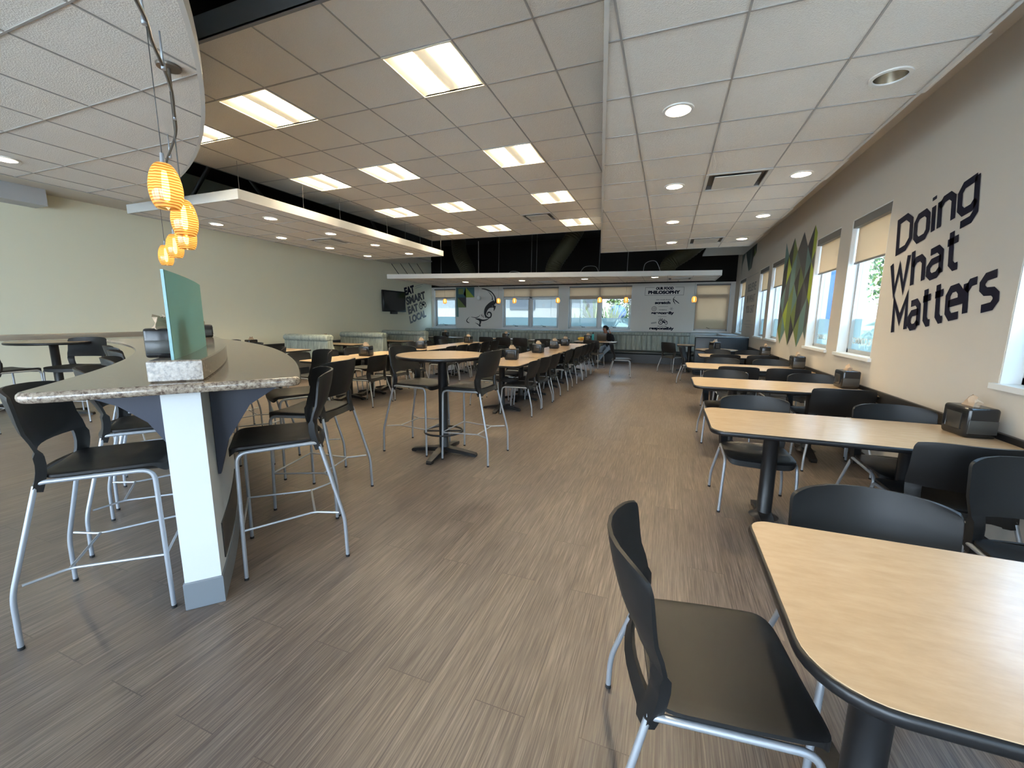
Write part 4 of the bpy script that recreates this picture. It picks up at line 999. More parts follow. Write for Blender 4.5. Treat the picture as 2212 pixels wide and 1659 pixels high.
# angular stroke lettering: each glyph is a list of (polyline, closed) in a box of width w, x-height 0.72, cap 1
GLY = {
 'D': (.66, [([(0, 0), (0, 1), (.42, 1), (.66, .78), (.66, .22), (.42, 0)], True)]),
 'o': (.56, [([(.13, 0), (0, .15), (0, .57), (.13, .72), (.43, .72), (.56, .57), (.56, .15), (.43, 0)], True)]),
 'i': (.02, [([(0, 0), (0, .72)], False), ([(0, .90), (0, 1.0)], False)]),
 'n': (.52, [([(0, 0), (0, .74)], False), ([(0, .56), (.16, .72), (.38, .72), (.52, .58), (.52, 0)], False)]),
 'g': (.54, [([(.54, .16), (.40, .02), (.13, .02), (0, .17), (0, .57), (.13, .72), (.54, .72)], False), ([(.54, .76), (.54, -.14), (.40, -.28), (.06, -.28)], False)]),
 'W': (.94, [([(0, 1), (.22, 0), (.47, .78), (.72, 0), (.94, 1)], False)]),
 'h': (.52, [([(0, 0), (0, 1.04)], False), ([(0, .56), (.16, .72), (.38, .72), (.52, .58), (.52, 0)], False)]),
 'a': (.52, [([(.06, .72), (.38, .72), (.52, .58), (.52, 0)], False), ([(.52, .42), (.14, .42), (0, .30), (0, .12), (.13, 0), (.36, 0), (.52, .14)], False)]),
 't': (.40, [([(.15, .98), (.15, .14), (.28, 0), (.42, 0)], False), ([(0, .72), (.40, .72)], False)]),
 'M': (.82, [([(0, 0), (0, 1), (.41, .34), (.82, 1), (.82, 0)], False)]),
 'e': (.54, [([(.50, 0), (.14, 0), (0, .15), (0, .57), (.14, .72), (.40, .72), (.54, .58), (.54, .36), (.02, .36)], False)]),
 'r': (.40, [([(0, 0), (0, .74)], False), ([(0, .54), (.18, .72), (.42, .72)], False)]),
 's': (.50, [([(.50, .72), (.14, .72), (0, .60), (0, .48), (.12, .38), (.38, .34), (.50, .24), (.50, .12), (.37, 0), (0, 0)], False)]),
}
def stroke(mb, P, w_, M, closed=False, mi=0, th=.0015):
    P = [Vector(p) for p in P]; n = len(P); Lf = []; Rt = []
    for i in range(n):
        if closed: a, b, c = P[i-1], P[i], P[(i+1) % n]
        else: a, b, c = P[max(i-1, 0)], P[i], P[min(i+1, n-1)]
        d = (b-a) if (b-a).length > 1e-9 else (c-b); e = (c-b) if (c-b).length > 1e-9 else d
        d = d.normalized(); e = e.normalized(); nn = Vector((-(d.y+e.y), d.x+e.x))
        if nn.length < 1e-6: nn = Vector((-d.y, d.x))
        nn.normalize(); k = max(.45, nn.dot(Vector((-d.y, d.x)))); ww = w_ if not isinstance(w_, (list, tuple)) else w_[i]
        Lf.append(b+nn*ww/2/k); Rt.append(b-nn*ww/2/k)
    m = n if closed else n-1
    for z, flip in ((th, False),):
        for i in range(m):
            j = (i+1) % n; mb.add([(*Lf[i], z), (*Rt[i], z), (*Rt[j], z), (*Lf[j], z)], [(0, 1, 2, 3)], mi, False, M)
def word(mb, txt, M, cap, sw, gap, target=None):
    tot = sum(GLY[c][0] for c in txt)+gap*(len(txt)-1); k = (target/cap/tot) if target else 1; x = 0
    for c in txt:
        wd, S = GLY[c]
        for P, cl in S: stroke(mb, [((x+p[0]*k)*cap, p[1]*cap) for p in P], sw, M, cl)
        x += (wd+gap)*k
r = thing('wall_lettering', 'large navy words Doing What Matters rising along the right wall', 'wall lettering', (RX-.002, 4.4, 1.9), 0, 'painted wall lettering')
Mi = Matrix.Translation((-(RX-.002), -4.4, -1.9))
for (txt, y, z, tw, cap) in (('Doing', 5.005, 2.085, 1.03, .285), ('What', 5.02, 1.70, .95, .285), ('Matters', 4.865, 1.345, 1.265, .29)):
    mb = MB(); word(mb, txt, Mi @ WR(y, z, .003, radians(9.6)), cap, .057, .22, tw); mb.build('word', INK, r)
def lettering(name, label, F, items, loc, group='painted wall lettering'):
    r = thing('wall_lettering', label, 'wall lettering', loc, 0, group); Mi = Matrix.Translation(Vector(loc)).inverted()
    for (txt, s, t, width, cap, off, m) in items:
        me = text_mesh(txt, cap/.70, off, .0008); xs = [v.co.x for v in me.vertices]; x0, x1 = min(xs), max(xs)
        sx = width/(x1-x0); mb = MB(); add_mesh(mb, me, Mi @ F @ Matrix.Translation((s, t, 0)) @ Matrix.Scale(sx, 4, (1, 0, 0)) @ Matrix.Translation((-x0, 0, 0))); mb.build('word', m, r)
    return r, Mi @ F
# EAT SMART EAT LOCAL
ang = radians(13.5)
F = WL(13.30, 2.26, .004, ang)
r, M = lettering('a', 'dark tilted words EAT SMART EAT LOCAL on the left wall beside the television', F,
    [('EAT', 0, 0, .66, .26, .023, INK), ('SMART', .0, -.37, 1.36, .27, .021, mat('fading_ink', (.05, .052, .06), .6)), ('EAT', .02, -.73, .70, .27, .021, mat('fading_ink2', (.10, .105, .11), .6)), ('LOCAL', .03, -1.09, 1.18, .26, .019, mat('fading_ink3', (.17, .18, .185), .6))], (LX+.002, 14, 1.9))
def tractor(mb, M, s):
    def ring(cx, cy, r0, w_): stroke(mb, [(cx+r0*cos(2*pi*k/20), cy+r0*sin(2*pi*k/20)) for k in range(20)], w_, M, True)
    ring(.26*s, .26*s, .22*s, .07*s); ring(.26*s, .26*s, .06*s, .04*s); ring(.86*s, .18*s, .14*s, .05*s)
    stroke(mb, [(.42*s, .36*s), (.62*s, .30*s), (.72*s, .24*s)], .16*s, M); stroke(mb, [(.50*s, .48*s), (.80*s, .46*s), (.98*s, .34*s)], .07*s, M)
    stroke(mb, [(.10*s, .52*s), (.26*s, .58*s), (.44*s, .50*s)], .045*s, M); stroke(mb, [(.66*s, .48*s), (.66*s, .66*s)], .03*s, M); stroke(mb, [(.40*s, .56*s), (.46*s, .72*s)], .04*s, M)
mb = MB(); tractor(mb, M @ Matrix.Translation((.80, -.74, 0)), .52); mb.build('tractor_mark', INK, r)
mb = MB(); stroke(mb, [(.72, .20), (1.35, .20)], .012, M); stroke(mb, [(.74, .13), (1.2, .13)], .012, M); mb.build('thin_lines', INKL, r)
# OUR FOOD PHILOSOPHY
F = WB(0, 0, .004)
r, M = lettering('b', 'block reading OUR FOOD PHILOSOPHY with small food icons on the back wall', F,
    [('OUR FOOD', -.455, 2.445, .57, .082, .008, INK), ('PHILOSOPHY', -.70, 2.305, 1.03, .10, .009, INK), ('we cook from', -.43, 2.09, .48, .035, .002, INKG), ('scratch', -.46, 1.965, .50, .085, .007, INK),
     ('menu', -.31, 1.745, .25, .045, .002, INKG), ('seasonally', -.56, 1.62, .74, .082, .007, INK), ('source', -.33, 1.19, .30, .045, .002, INKG), ('responsibly', -.59, 1.09, .80, .085, .007, INK)], (-.15, BY-.002, 1.8))
mb = MB()
for P in ([(-.50, 2.52), (-.80, 2.52), (-.80, 2.255), (.44, 2.255), (.44, 2.52), (.16, 2.52)],): stroke(mb, P, .012, M)
stroke(mb, [(-.33, 1.875), (-.03, 1.875)], .01, M); stroke(mb, [(-.34, 1.535), (-.05, 1.535)], .01, M); mb.build('frame_lines', INKG, r)
mb = MB(); stroke(mb, [(.18, 2.22), (.125, 2.13), (.14, 2.05), (.20, 1.95)], [.006, .02, .03, .01], M); stroke(mb, [(.13, 2.13), (.21, 2.06), (.32, 1.975)], [.01, .03, .02], M); mb.build('bean_icon', INK, r)
mb = MB(); 
for rr, ww in ((.075, .018), (.032, .016)): stroke(mb, [(-.475+rr*cos(2*pi*k/20), 1.80+rr*sin(2*pi*k/20)) for k in range(20)], ww, M, True)
mb.build('ring_icon', INKG, r)
mb = MB()
for k in range(3): a = pi*k/3; stroke(mb, [(.085-.06*cos(a), 1.80-.06*sin(a)), (.085+.06*cos(a), 1.80+.06*sin(a))], .014, M)
mb.build('snowflake_icon', INKL, r)
mb = MB(); tractor(mb, M @ Matrix.Translation((-.31, 1.255, 0)), .30); mb.build('tractor_mark', INK, r)
mb = MB()
for k in range(5): stroke(mb, [(-.30+.045*k, 1.41+.02*sin(k*1.4)), (-.285+.045*k, 1.455+.03*sin(k*1.4))], .02, M)
mb.build('leaf_specks', INKG, r)
mb = MB(); stroke(mb, [(-.545, 1.30), (-.37, 1.33)], .05, M); mb.build('tilted_tag', INKL, r)
# BELIEVE
r, M = lettering('c', 'pale grey words BELIEVE IN WHAT YOU EAT at the far end of the right wall', WR(0, 0, .004),
    [('BELIEVE', -12.85, 2.19, 1.10, .20, .004, INKG), ('IN WHAT', -12.85, 1.90, 1.10, .19, .004, INKG), ('YOU EAT', -12.87, 1.63, 1.12, .19, .004, INKG)], (RX-.002, 12.3, 2.0))
mb = MB(); stroke(mb, [(-13.05, 2.58), (-11.6, 2.58)], .012, M)
for (a, b, z) in ((-12.66, -12.0, 1.42), (-12.98, -11.6, 1.33), (-12.6, -12.0, 1.26)): stroke(mb, [(a, z), (b, z)], .01, M)
mb.build('thin_lines', INKL, r)

# murals ---------------------------------------------------------------
PAL = {'c': (.035, .036, .042), 'k': (.075, .078, .084), 'l': (.30, .39, .05), 't': (.13, .235, .225), 'o': (.155, .21, .065), 'b': (.05, .13, .155), 'g': (.115, .15, .13), 'd': (.03, .055, .06)}
PM = {k: mat('mural_'+k, v, .6) for k, v in PAL.items()}
pk = list(PAL)
r = thing('diamond_mural', 'harlequin mural of tall green, teal and charcoal diamonds on the right wall', 'wall mural', (RX-.002, 8.3, 1.9)); M = Matrix.Translation((-(RX-.002), -8.3, -1.9)) @ WR(0, 0, .002)
mb = MB(); rnd = random.Random(21); hw_, H_ = .268, .528; YL = 9.205
seqs = ['kt', 'ck', 'tg', 'lo', 'kc', 'ot', 'cl', 'gk', 'kl', 'tk', 'co', 'lg', 'kt', 'oc']
first_ = {0: 'kt', 2: 'co', 4: 'kk', 6: 'cl'}; last_ = {1: 'ot', 3: 'oc', 5: 'ot', 7: 'gt'}
for col in range(0, 8):
    cx = -YL + .01 + col*hw_; even = col % 2 == 0
    for q in range(3):
        zc = (2.86-H_/2-q*H_) if even else (2.86-H_-q*H_)
        pair = seqs[(col*5+q*3+1) % len(seqs)]
        if even and q == 0: pair = first_[col]
        if (not even) and q == 2: pair = last_[col]
        for s, cc in ((-1, pair[0]), (1, pair[1])):
            tr_ = [(cx, zc-H_/2), (cx+s*hw_, zc), (cx, zc+H_/2)] if s > 0 else [(cx, zc+H_/2), (cx+s*hw_, zc), (cx, zc-H_/2)]
            c = clip([(-YL+.005, 0), (-7.445, 0), (-7.445, 4), (-YL+.005, 4)], tr_)
            if len(c) >= 3: mb.add([(*p, .001) for p in c], [tuple(range(len(c)))], pk.index(cc), False, M)
# overall silhouette: tall points on top and bottom
mb.build('diamonds', [PM[k] for k in pk], r)
r = thing('square_mural', 'teal, lime and navy square and triangle mural beside the leftmost back window', 'wall mural', (-7.8, BY-.002, 2.1)); M = Matrix.Translation((7.8, -(BY-.002), -2.1)) @ WB(0, 0, .002)
mb = MB()
def tri(a, b, c, k): mb.add([(*a, .001), (*b, .001), (*c, .001)], [(0, 1, 2)], pk.index(k), False, M)
def quad(x0, x1, z0, z1, k, d=.001): mb.add([(x0, z0, d), (x1, z0, d), (x1, z1, d), (x0, z1, d)], [(0, 1, 2, 3)], pk.index(k), False, M)
quad(-8.21, -7.76, 2.25, 2.655, 'b'); quad(-8.10, -7.87, 2.38, 2.60, 'o', .0015); tri((-7.87, 2.38), (-7.76, 2.25), (-7.76, 2.655), 'd')
tri((-7.76, 2.655), (-7.76, 2.25), (-7.375, 2.25), 'l'); tri((-7.76, 2.655), (-7.375, 2.25), (-7.375, 2.655), 'b')
tri((-8.14, 2.25), (-8.14, 1.85), (-7.75, 1.85), 'o'); tri((-8.14, 2.25), (-7.75, 1.85), (-7.75, 2.25), 'c'); quad(-8.21, -8.14, 1.85, 2.25, 'b'); quad(-8.21, -8.10, 1.47, 1.85, 't')
mb.build('shapes', [PM[k] for k in pk], r)
r = thing('hanging_shape_mural', 'dark green pointed shapes high on the right wall above the BELIEVE words', 'wall mural', (RX-.002, 13.1, 3.1)); M = Matrix.Translation((-(RX-.002), -13.1, -3.1)) @ WR(0, 0, .002)
mb = MB()
tri((-13.75, 3.35), (-13.05, 2.76), (-12.85, 3.35), 'd'); tri((-12.85, 3.35), (-13.05, 2.76), (-12.62, 2.80), 'g'); tri((-12.85, 3.35), (-12.62, 2.80), (-12.4, 3.35), 'c'); tri((-12.55, 3.35), (-12.5, 3.05), (-12.15, 3.12), 'o'); tri((-12.55, 3.35), (-12.15, 3.12), (-12.15, 3.35), 'd')
tri((-14.35, 3.35), (-14.2, 3.05), (-13.75, 3.35), 'g'); tri((-14.35, 3.35), (-14.26, 2.76), (-14.2, 3.05), 'd'); mb.build('shapes', [PM[k] for k in pk], r)
# swimming animal line art
def zp(x, y): return (-7.74+(x-1385)*.00278, 1.332+(1120-y)*.00251+(x-1385)*.00006)
r = thing('animal_line_mural', 'black flowing line drawing of a diving long-tailed animal on the back wall', 'wall mural', (-7.0, BY-.002, 1.8)); M = Matrix.Translation((7.0, -(BY-.002), -1.8)) @ WB(0, 0, .003)
mb = MB()
def brush(P, W_):
    C = catmull([(*zp(*p), w_) for p, w_ in zip(P, W_)], 6); stroke(mb, [(c[0], c[1]) for c in C], [max(.004, c[2]*1.3) for c in C], M)
brush([(1632, 627), (1700, 640), (1780, 680), (1835, 750), (1850, 820), (1835, 850)], [.02, .035, .035, .035, .05, .06])
brush([(1720, 660), (1765, 705), (1800, 760), (1800, 808)], [.004, .018, .02, .045])
brush([(1835, 840), (1770, 880), (1715, 930), (1690, 990), (1690, 1040), (1720, 1075), (1765, 1080), (1783, 1040), (1770, 1005), (1735, 1000), (1722, 1030), (1740, 1050)], [.13, .14, .12, .09, .06, .045, .04, .045, .045, .04, .03, .006])
brush([(1850, 830), (1890, 860), (1930, 848)], [.09, .05, .03]); brush([(1800, 880), (1830, 905), (1855, 915)], [.03, .05, .03])
brush([(1760, 925), (1810, 915), (1835, 930), (1822, 980)], [.02, .04, .06, .01])
brush([(1460, 1065), (1530, 1080), (1580, 1065), (1615, 1030)], [.01, .022, .018, .004])
brush([(1435, 1065), (1400, 1100), (1388, 1130), (1410, 1155), (1435, 1160)], [.006, .022, .03, .028, .008])
brush([(1530, 1095), (1590, 1110), (1650, 1125), (1720, 1110), (1770, 1070)], [.015, .06, .05, .03, .01])
brush([(1600, 1110), (1610, 1150), (1600, 1190), (1610, 1220)], [.08, .06, .04, .05]); brush([(1525, 1160), (1570, 1185), (1605, 1220)], [.008, .025, .035])
brush([(1640, 1020), (1632, 1045), (1640, 1070)], [.004, .022, .004]); brush([(1660, 1035), (1655, 1060), (1668, 1088)], [.004, .022, .004]); brush([(1680, 1045), (1690, 1075), (1715, 1095)], [.004, .018, .004])
brush([(1432, 1104), (1436, 1108)], [.012, .012])
mb.build('line_art', mat('mural_ink', (.012, .012, .015), .5), r)
for k in range(4):  # thin dark strips standing in for line shadows on the wall
    y0 = 11.95+k*.62; mb = MB(); mb.box(0, .004, -.012, .012, -.52, .52); o = mb.build('shadow_stripe', INK)
    o.location = (LX, y0+.75, 3.2); o.rotation_euler = (radians(52), 0, 0); tag(o, 'thin black diagonal shadow stripe high on the left wall near the back corner, %s' % ORD[k], 'painted shadow', 'diagonal shadow stripes above the EAT SMART lettering')
r = thing('emergency_light', 'small white ceiling-hung sensor dome in front of the animal drawing', 'sensor', (-6.9, 14.6, 2.15))
b = MB(); b.tube([(0, 0, .1), (0, 0, 2.15)], .012, 8); b.lathe([(.0001, .12), (.05, .11), (.075, .06), (.075, 0), (.05, -.03), (.0001, -.04)], 18); b.build('dome_camera', TRIMW, r); r.name = 'security_camera'; r['label'] = 'small pale security camera hanging in front of the animal drawing'; r['category'] = 'camera'

# ================================================================== PENDANT LAMPS
def amber():
    m = bpy.data.materials.new('amber_ribbed_glass'); m.use_nodes = True; n = m.node_tree.nodes; n.remove(n['Principled BSDF']); out = n['Material Output']
    t = N(m, 'ShaderNodeTexCoord'); s = N(m, 'ShaderNodeSeparateXYZ'); Lk(m, t.outputs['Object'], s.inputs[0])
    nz = noise(m, t.outputs['Object'], 14, 2)
    ph = math_(m, 'ADD', math_(m, 'MULTIPLY', s.outputs[2], 480), math_(m, 'MULTIPLY', nz, 9)); wv = math_(m, 'MULTIPLY', math_(m, 'ADD', math_(m, 'SINE', ph), 1), .5)
    col = ramp(m, wv, [(0, (.33, .15, .03)), (.5, (.70, .43, .14)), (1, (.88, .64, .30))])
    tl = N(m, 'ShaderNodeBsdfTranslucent'); Lk(m, col, tl.inputs[0]); tp = N(m, 'ShaderNodeBsdfTransparent'); Lk(m, col, tp.inputs[0])
    gl = N(m, 'ShaderNodeBsdfGlossy'); gl.inputs['Roughness'].default_value = .08; d = N(m, 'ShaderNodeBsdfDiffuse'); Lk(m, col, d.inputs[0])
    a = N(m, 'ShaderNodeMixShader'); a.inputs[0].default_value = .45; Lk(m, tl.outputs[0], a.inputs[1]); Lk(m, tp.outputs[0], a.inputs[2])
    b = N(m, 'ShaderNodeMixShader'); b.inputs[0].default_value = .12; Lk(m, a.outputs[0], b.inputs[1]); Lk(m, d.outputs[0], b.inputs[2])
    c = N(m, 'ShaderNodeMixShader'); c.inputs[0].default_value = .06; Lk(m, b.outputs[0], c.inputs[1]); Lk(m, gl.outputs[0], c.inputs[2]); Lk(m, c.outputs[0], out.inputs[0]); return m
AMB = amber(); BULB = mat('pendant_bulb', (1, .9, .6), .5, emit=(1, .72, .38), es=5.5)
def make_pendant(stem, h=.21):
    r = thing('pendant_lamp', '', 'pendant lamp', (0, 0, 0))
    P = [(.012, .5), (.030, .485), (.045, .40), (.058, .25), (.066, .05), (.068, -.10), (.064, -.28), (.055, -.42), (.045, -.5)]
    C = catmull([(a, b*h) for a, b in P], 5); s = MB(); s.lathe(C, 32); s.build('lamp_shade', AMB, r)
    b = MB(); b.lathe([(.0001, .35*h), (.010, .33*h), (.014, .1*h), (.015, -.15*h), (.011, -.30*h), (.0001, -.34*h)], 14); b.build('bulb', BULB, r)
    c = MB(); c.lathe([(.0001, .72*h), (.008, .72*h), (.011, .55*h), (.013, .46*h)], 12, cap1=True); c.build('socket', STEEL, r)
    t = MB(); t.tube([(0, 0, .70*h), (0, 0, stem)], .0022, 6); t.build('cord', mat('dark_cord', (.08, .08, .08), .5), r); return r
pa = make_pendant(2.765-2.065)
pl_ = [(-2.34, 1.385, 2.07), (-2.80, 1.74, 2.035), (-3.53, 2.19, 2.06), (-4.35, 2.592, 2.085), (-5.15, 2.97, 2.09)]
lab = ['largest-looking amber pendant lamp over the granite counter, closest to the camera', 'amber pendant lamp over the granite counter, upper one of the touching pair', 'amber pendant lamp over the granite counter, lower one of the touching pair', 'amber pendant lamp over the granite counter partly behind the touching pair', 'lowest and smallest looking amber pendant lamp over the granite counter']
for k, p in enumerate(pl_):
    if k == 0: pa.location = p; pa['label'] = lab[0]; pa['group'] = 'amber pendants over the granite counter'
    else: dup(pa, p, 0, lab[k], 'amber pendants over the granite counter')
pb = make_pendant(.50, .17)
lb = ['leftmost amber pendant, in front of the leftmost back window', 'amber pendant hanging beside the animal drawing', 'amber pendant before the left pane of the wide back window', 'amber pendant at the right edge of the left wide back window', 'amber pendant before the middle of the garden window', 'amber pendant at the right of the garden window', 'amber pendant between the PHILOSOPHY lettering and the closed blind']
for k, x in enumerate((-7.3, -5.28, -4.72, -3.27, -1.97, -1.2, .65)):
    p = (x, 12.7, 2.0)
    if k == 0: pb.location = p; pb['label'] = lb[0]; pb['group'] = 'amber pendants in front of the back windows'
    else: dup(pb, p, 0, lb[k], 'amber pendants in front of the back windows')
# tracks
r = thing('lamp_track', 'curving grey cable track carrying the pendants above the granite counter', 'lamp track', (-3.2, 2.0, 2.77))
tp_ = [(-1.62, .62, 2.77), (-1.95, 1.02, 2.77), (-2.25, 1.32, 2.77), (-2.44, 1.46, 2.77), (-2.65, 1.63, 2.77), (-2.85, 1.78, 2.77), (-3.12, 1.95, 2.77), (-3.5, 2.18, 2.77), (-4.13, 2.48, 2.77), (-4.6, 2.72, 2.77), (-5.2, 3.0, 2.77)]
mb = MB(); mb.tube([tuple(Vector(p)-Vector(r.location)) for p in catmull(tp_, 6)], .009, 8); mb.build('rail', mat('track_grey', (.16, .155, .15), .4, .6), r)
for (x, y) in ((-2.31, 1.36), (-2.62, 1.61), (-3.2, 2.0), (-4.0, 2.43), (-4.9, 2.87)):
    mb = MB(); q = Vector((x, y, 2.77))-Vector(r.location); mb.tube([q, q+Vector((0, 0, .165))], [.007, .004], 8); mb.tube([q+Vector((0, 0, -.02)), q+Vector((0, 0, .012))], .011, 8); mb.build('standoff', STEEL, r)
mb = MB(); q = Vector((-2.93, 1.83, 2.935))-Vector(r.location); mb.lathe([(.0001, -.012), (.06, -.010), (.064, 0), (.064, .004)], 24, 0, Matrix.Translation(q)); mb.tube([q, q-Vector((0, 0, .16))], .008, 8); mb.build('power_canopy', mat('canopy_bronze', (.14, .12, .10), .35, .6), r)
r = thing('lamp_track', 'thin dark straight track carrying the pendants in front of the back windows', 'lamp track', (-3.2, 12.7, 2.495))
mb = MB(); mb.tube([(-4.5, 0, 0), (4.3, 0, 0)], .008, 6); mb.build('rail', BLKMET, r)
for x in (-4.0, -2.5, -1.0, .5, 2.0, 3.4):
    mb = MB(); mb.tube([(x, 0, 0), (x, 0, .03)], .006, 6); mb.build('standoff', BLKMET, r)

# ================================================================== PERSON AND THINGS ON THE TABLE
def skin_obj(name, nodes, edges, root, m, parent=None, sub=2):
    me = bpy.data.meshes.new(name); me.from_pydata([n[0] for n in nodes], edges, []); o = bpy.data.objects.new(name, me); COL.objects.link(o)
    md = o.modifiers.new('skin', 'SKIN'); md.use_smooth_shade = True
    sv = me.skin_vertices[0].data if me.skin_vertices else None
    if sv is None:
        bm = bmesh.new(); bm.from_mesh(me); bm.verts.layers.skin.verify(); bm.to_mesh(me); bm.free(); sv = me.skin_vertices[0].data
    for k, n in enumerate(nodes):
        rr = n[1] if isinstance(n[1], tuple) else (n[1], n[1]); sv[k].radius = rr; sv[k].use_root = (k == root)
    s = o.modifiers.new('sub', 'SUBSURF'); s.levels = sub; s.render_levels = sub
    bpy.context.view_layer.update(); dg = bpy.context.evaluated_depsgraph_get(); ev = bpy.data.meshes.new_from_object(o.evaluated_get(dg))
    bpy.data.objects.remove(o); bpy.data.meshes.remove(me); ev.materials.clear(); ev.materials.append(m)
    for p in ev.polygons: p.use_smooth = True
    ob = bpy.data.objects.new(name, ev); COL.objects.link(ob)
    if parent: ob.parent = parent
    return ob
SKIN = mat('skin', (.36, .17, .11), .5); SWEAT = mat('black_sweater', (.012, .012, .016), .85); JEANS = mat('light_jeans', (.30, .38, .48), .85); HAIR = mat('dark_hair', (.010, .008, .008), .5); SHOE = mat('pale_shoe', (.48, .46, .44), .6)
pr = thing('person', 'person in black top and light jeans on the back bench, hand at the ear', 'person', (-1.88, 14.22, .40))
# local axes: -y towards the camera
# head turned to the left of the picture
hx, hy, hz = -.05, -.30, .685
bodyn = [((0, 0, .10), (.15, .12)), ((0, -.04, .26), (.145, .11)), ((.01, -.13, .42), (.155, .105)), ((.01, -.20, .50), (.12, .085)), ((-.02, -.25, .555), (.052, .052)), ((hx, hy+.02, .62), (.06, .065)), ((hx-.005, hy, hz+.02), (.078, .092)), ((hx, hy, hz+.075), (.066, .078)),
    ((.17, -.19, .475), (.062, .060)), ((.235, -.34, .335), (.047, .047)), ((.205, -.44, .36), (.040, .040)), ((.135, -.36, .56), (.030, .028)), ((.095, -.33, .64), (.036, .022)),
    ((-.165, -.19, .47), (.062, .060)), ((-.22, -.36, .345), (.046, .046)), ((-.14, -.56, .375), (.036, .034)), ((-.08, -.66, .385), (.036, .022)),
    ((-.09, -.02, .05), (.10, .10)), ((-.13, -.46, .07), (.070, .070)), ((-.15, -.52, -.10), (.055, .055)), ((-.17, -.54, -.33), (.035, .035)),
    ((.10, -.02, .05), (.10, .10)), ((.13, -.44, .10), (.074, .074)), ((-.02, -.62, -.06), (.054, .052)), ((-.14, -.70, -.28), (.034, .034))]
bodye = [(0, 1), (1, 2), (2, 3), (3, 4), (4, 5), (5, 6), (6, 7), (3, 8), (8, 9), (9, 10), (10, 11), (11, 12), (3, 13), (13, 14), (14, 15), (15, 16), (0, 17), (17, 18), (18, 19), (19, 20), (0, 21), (21, 22), (22, 23), (23, 24)]
bo = skin_obj('body', bodyn, bodye, 0, SKIN, pr)
def near_seg(p, a, b):
    a, b = Vector(a), Vector(b); t = max(0, min(1, (p-a).dot(b-a)/max(1e-9, (b-a).length_squared))); return (p-(a+(b-a)*t)).length
bo.data.materials.append(SWEAT); bo.data.materials.append(JEANS)
for p in bo.data.polygons:
    c = p.center; best = min(range(len(bodye)), key=lambda k: near_seg(c, bodyn[bodye[k][0]][0], bodyn[bodye[k][1]][0])); a, b = bodye[best]
    if best in (16, 17, 18, 19, 20, 21, 22, 23): p.material_index = 2
    elif best in (4, 5, 6, 11, 15): p.material_index = 0
    else: p.material_index = 1
# fingers
def finger(chain, r0):
    skin_obj('finger', [(c, r0*(1-.12*k)) for k, c in enumerate(chain)], [(k, k+1) for k in range(len(chain)-1)], 0, SKIN, pr, 1)
for k in range(4):
    x = .115-.004*k; y = -.345+.018*k; finger([(x, y, .65), (x-.022, y-.012, .685-.003*k), (x-.045, y+.0, .705-.006*k), (x-.06, y+.012, .700-.006*k)], .0085)
finger([(.10, -.36, .62), (.075, -.385, .645), (.055, -.39, .665)], .0095)
for k in range(4): x = -.10+.02*k; finger([(x, -.67, .385), (x+.006, -.72, .382), (x+.008, -.75, .366)], .0085)
finger([(-.115, -.64, .385), (-.13, -.67, .378), (-.125, -.70, .368)], .0095)
# face: turned towards -x -y
fd = Vector((-.62, -.78, -.05)).normalized(); sd = fd.cross(Vector((0, 0, 1))).normalized()
hc = Vector((hx-.004, hy, hz+.03))
def sph(mb, c, r3, n=12, M=None):
    V = []; 
    for i in range(n+1):
        a = pi*i/n
        for j in range(n*2): b = pi*j/n; V.append((c[0]+r3[0]*sin(a)*cos(b), c[1]+r3[1]*sin(a)*sin(b), c[2]+r3[2]*cos(a)))
    m = n*2; F_ = [(i*m+j, (i+1)*m+j, (i+1)*m+(j+1) % m, i*m+(j+1) % m) for i in range(n) for j in range(m)]; mb.add(V, F_, 0, True, M)
mb = MB(); nb = hc+fd*.088-Vector((0, 0, .012)); mb.tube([nb+Vector((0, 0, .035))-fd*.01, nb+Vector((0, 0, .005))+fd*.006, nb+fd*.018-Vector((0, 0, .008)), nb-Vector((0, 0, .018))], [.006, .010, .012, .006], 8); mb.build('nose', SKIN, pr)
for s in (-1, 1):
    mb = MB(); sph(mb, hc+fd*.078+sd*.032*s+Vector((0, 0, .012)), (.011, .011, .007), 6); mb.build('eye', mat('eye_white', (.6, .58, .55), .3), pr)
    mb = MB(); sph(mb, hc+fd*.086+sd*.033*s+Vector((0, 0, .012)), (.005, .005, .006), 6); mb.build('iris', HAIR, pr)
    mb = MB(); mb.tube([hc+fd*.084+sd*.018*s+Vector((0, 0, .028)), hc+fd*.086+sd*.034*s+Vector((0, 0, .032)), hc+fd*.076+sd*.050*s+Vector((0, 0, .027))], .0035, 6); mb.build('eyebrow', HAIR, pr)
    mb = MB(); sph(mb, hc+sd*.083*s-fd*.005, (.012, .018, .030), 8); mb.build('ear', SKIN, pr)
mb = MB(); mb.tube([hc+fd*.082+sd*.022-Vector((0, 0, .044)), hc+fd*.094-Vector((0, 0, .049)), hc+fd*.082-sd*.022-Vector((0, 0, .044))], .006, 6); mb.build('mouth', mat('lips', (.30, .09, .08), .45), pr)
mb = MB(); G = []
for i in range(9):
    row = []
    for j in range(25):
        el = pi*.5*(1-i/8*1.35); az = 2*pi*j/24; d = Vector((cos(el)*cos(az), cos(el)*sin(az), sin(el)))
        fr = max(0, d.dot(fd)); lowcut = .0
        rr = .096+.006*max(0, -d.dot(fd)); q = hc+Vector((d.x*rr, d.y*rr*1.08, d.z*rr*1.12+.004))
        if fr > .35 and d.z < .55: q = hc+Vector((d.x*.060, d.y*.060, max(d.z, .5)*.09))
        row.append(q)
    G.append(row)
mb.shell(G, lambda i, j: True, .006); sph(mb, hc-fd*.10+Vector((0, 0, .02)), (.045, .045, .045), 8); mb.build('hair', HAIR, pr)
